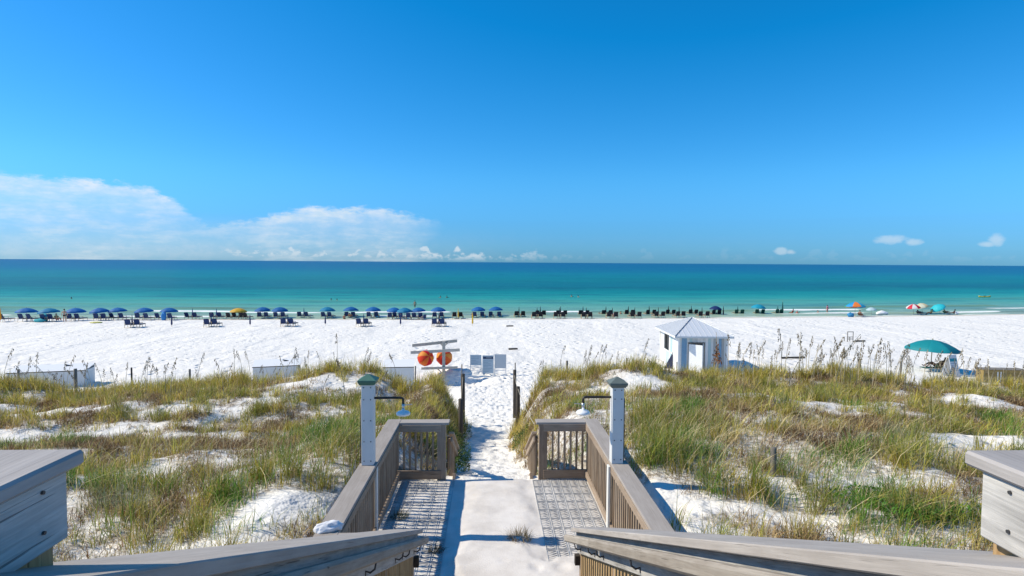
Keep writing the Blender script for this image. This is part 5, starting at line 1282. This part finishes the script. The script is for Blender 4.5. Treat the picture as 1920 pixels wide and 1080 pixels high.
person('person lying back in the lounge chair under the red and white umbrella', ground(1724, 590.8), 'recline', -1.2, 2, 0, 'navy', 'navy')
person('person sitting up at the foot end between the two right umbrellas', ground(1745, 590.6), 'sit', 1.4, 2, 0, 'black', 'green')
person('person in maroon lying under the cyan umbrella', ground(1774, 590), 'recline', -1.3, 1, 0, 'red', 'red')
person('dark haired person right of the cyan umbrella', ground(1788, 590), 'sit', 1.2, 2, 0, 'black', 'black', .9)
d = 43.7; q = at_depth(1757, 690, d); zq = hz(q.x, q.y)
person('sunbather with raised knees reclining under the large teal umbrella', (q.x, q.y, zq+.02), 'recline', 1.45, 2, 0, 'green', None, 1.12)
for (px, py, lab) in ((134, 561, 'swimmer with arms raised far out on the left'), (621, 563.5, 'swimmer left of a pair behind the blue umbrellas'), (632, 564, 'swimmer right of a pair behind the blue umbrellas'), (826, 558, 'left swimmer of the pair in the middle of the bay'), (838, 558, 'right swimmer of the pair in the middle of the bay'), (1072, 556, 'left swimmer of the pair above the black chairs'), (1084, 557, 'right swimmer of the pair above the black chairs')):
    person(lab, water(px, py)+Vector((0, 0, .05)), 'swim', random.uniform(0, 6), 1 if px != 134 else 2, 0, 'black', None, 1.15)

# ------------------------------------------------------------------ loungers and small things on the beach
def lounger(label, pos, rz, fab, low=1.0):
    t = thing('lounge_chair', label, 'lounge chair', pos, rz)
    MB().box((0, .45, .30), (.56, 1.25, .045)).build('seat', FAB[fab], t)
    MB().add([(-.28, -.17, .28), (.28, -.17, .28), (.28, -.62, .66), (-.28, -.62, .66), (-.28, -.13, .32), (.28, -.13, .32), (.28, -.58, .70), (-.28, -.58, .70)], [(0, 1, 2, 3), (7, 6, 5, 4), (0, 4, 5, 1), (1, 5, 6, 2), (2, 6, 7, 3), (3, 7, 4, 0)]).build('backrest', FAB[fab], t)
    for s in (-1, 1):
        MB().box((s*.30, .2, .27), (.035, 1.75, .04)).build('side_rail', M['chrome'], t)
        for y in (-.45, .3, 1.0): MB().tube([(s*.30, y, .27), (s*.30, y+.05, 0)], .016, 5).build('leg', M['chrome'], t)
q2 = at_depth(1757, 690, 43.7)
lounger('grey green lounge chair under the large teal umbrella', (q2.x, q2.y, hz(q2.x, q2.y)), 1.45, 'green')
lounger('dark lounge chair under the red and white umbrella', ground(1724, 591), -1.2, 'black')
lounger('dark lounge chair under the cyan umbrella', ground(1774, 590.2), -1.3, 'green')
lounger('brown lounge chair below the rainbow umbrella', ground(1614, 594.8), -1.0, 'brown')
def bag(label, px, py, size, mat, cat, name):
    g = ground(px, py); bm = bmesh.new(); bmesh.ops.create_icosphere(bm, subdivisions=3, radius=1)
    for v in bm.verts:
        p_ = v.co; n_ = float(fbm(np.array([p_.x*2+px]), np.array([p_.y*2+p_.z*2]), 3, 3)[0]); k_ = .75+.5*n_
        v.co = Vector((p_.x*size[0]*k_, p_.y*size[1]*k_, (p_.z*.5+.5)*size[2]*k_ if p_.z > -.6 else 0))
    me = bpy.data.meshes.new(name); bm.to_mesh(me); bm.free(); o = link_mesh(name, me, mat, None, True); o.location = g; tag(o, label, cat)
bag('blue beach bag on the sand left of the brown lounge chair', 1595, 594.5, (.55, .4, .75), flat('blue_bag', (.03, .20, .40), .8, .2, 5), 'bag', 'beach_bag')
bag('low white pop up tent on the sand right of the pale umbrella', 1653, 591, (1.1, .6, .75), M['cloth_white'], 'tent', 'beach_tent')
bag('teal towel bundle beside the second chair from the left', 74, 604, (.7, .4, .45), CLO['teal'], 'towel', 'towel_bundle')
bag('teal towel hung over a chair under the second umbrella from the left', 84, 602.6, (.42, .3, .98), CLO['teal'], 'towel', 'hanging_towel')
bag('blue towel draped beside the seventh blue umbrella', 307, 600.8, (.35, .2, 1.15), flat('blue_towel', (.04, .20, .48), .9, .15, 5), 'towel', 'hanging_towel')
bag('white bag behind the cyan umbrella people', 1793, 590, (.35, .3, .45), M['cloth_white'], 'bag', 'beach_bag')
bag('yellow ring float lying in front of the fourth blue umbrella', 180, 605.5, (.8, .5, .16), flat('yellow_float', (.65, .60, .15), .5, .1, 5), 'float', 'ring_float')
bag('small white and dark cooler by the water near the maroon sunbather', 1475, 589.5, (.22, .2, .35), M['white_dirty'], 'cooler', 'cooler')
# yellow kayak on the water
q = water(1846, 557.5)
t = thing('kayak', 'yellow kayak floating off the beach on the right', 'kayak', q, R(6))
vs = []; n = 11
for i in range(n):
    f = -1+2*i/(n-1); w_ = .36*(1-abs(f)**2.4)+.01; zt_ = .30+.22*abs(f)**3
    vs += [(f*1.9, -w_, zt_*.8), (f*1.9, -w_*.7, 0-.05), (f*1.9, w_*.7, -.05), (f*1.9, w_, zt_*.8), (f*1.9, 0, zt_)]
MB().add(vs, [(i*5+j, i*5+(j+1) % 5, (i+1)*5+(j+1) % 5, (i+1)*5+j) for i in range(n-1) for j in range(5)]+[(4, 3, 2, 1, 0), tuple((n-1)*5+j for j in range(5))]).build('hull', flat('yellow_kayak_plastic', (.72, .52, .06), .4, .08, 3), t, True)
MB().lathe([(.22, .30), (.26, .36), (.24, .38), (.18, .30)], 12).build('cockpit_rim', M['rubber'], t)
MB().tube([(-.9, -.5, .35), (.9, .5, .55)], .025, 5).build('paddle', M['rubber'], t)
# bare frame chair, board table and stray planks
d = 42; g = ground(1594, 641); t = thing('frame_chair', 'grey bare frame of a tall chair standing alone on the sand', 'chair', g, R(4))
hh = 20*g.y/F_PX; w_ = 11.5*g.y/F_PX
for x in (-w_/2, w_/2): MB().box((x, 0, hh/2), (.055, .055, hh)).build('leg', M['greypost'], t); MB().box((x, .5, hh*.22), (.055, .055, hh*.44)).build('leg', M['greypost'], t)
for z in (.97, .47, .28): MB().box((0, -.003, hh*z), (w_-.06, .05, .07)).build('crossbar', M['greypost'], t)
def plank_on_sand(label, px, py, L, rz):
    g = ground(px, py); o = board('driftwood_plank', None, (g.x, g.y, g.z+.10), L, .16, .13, (math.cos(rz), math.sin(rz), .02), (0, 0, 1), M['darkpost']); tag(o, label, 'plank')
plank_on_sand('dark plank lying on the open beach above the three signs', 962, 656, .85, .05)
plank_on_sand('dark plank beside the bare frame chair', 1613, 641, 1.0, -.05)
plank_on_sand('thin dark plank by the sand path in the middle of the beach', 956, 612.5, .9, 0)
plank_on_sand('plank behind the crest grass right of the hut', 1487, 672.5, 2.0, -.02)
# white folded boards behind the grass left of the hut
t = None
for i, (px, lab, rzt) in enumerate(((1130, 'left white upright board leaning behind the grass left of the hut', .25), (1148, 'middle grey white rounded board behind the grass left of the hut', 0.0), (1164, 'right white upright board leaning behind the grass left of the hut', -.3))):
    q = at_depth(px, 690, 33.0+.3*i); z = hz(q.x, q.y); hgt = at_depth(px, 679, 33).z-z
    vs = []; n = 14; W_ = .36
    out = [(W_*(1-abs(2*k/(n-1)-1)**3.5)**.5, hgt*k/(n-1)) for k in range(n)]
    pts = [(x_, z_) for x_, z_ in out]+[(-x_, z_) for x_, z_ in reversed(out[1:-1])]
    m_ = len(pts); vs = [(x_, -.03, z_) for x_, z_ in pts]+[(x_, .03, z_) for x_, z_ in pts]
    o = MB().add(vs, [tuple(range(m_)), tuple(range(2*m_-1, m_-1, -1))]+[(k, m_+k, m_+(k+1) % m_, (k+1) % m_) for k in range(m_)]).build('paddle_board', M['sign_grey'] if i == 1 else M['white_dirty'])
    o.location = (q.x, q.y, z-.05); o.rotation_euler = (.12, rzt, .1*i); tag(o, lab, 'board')
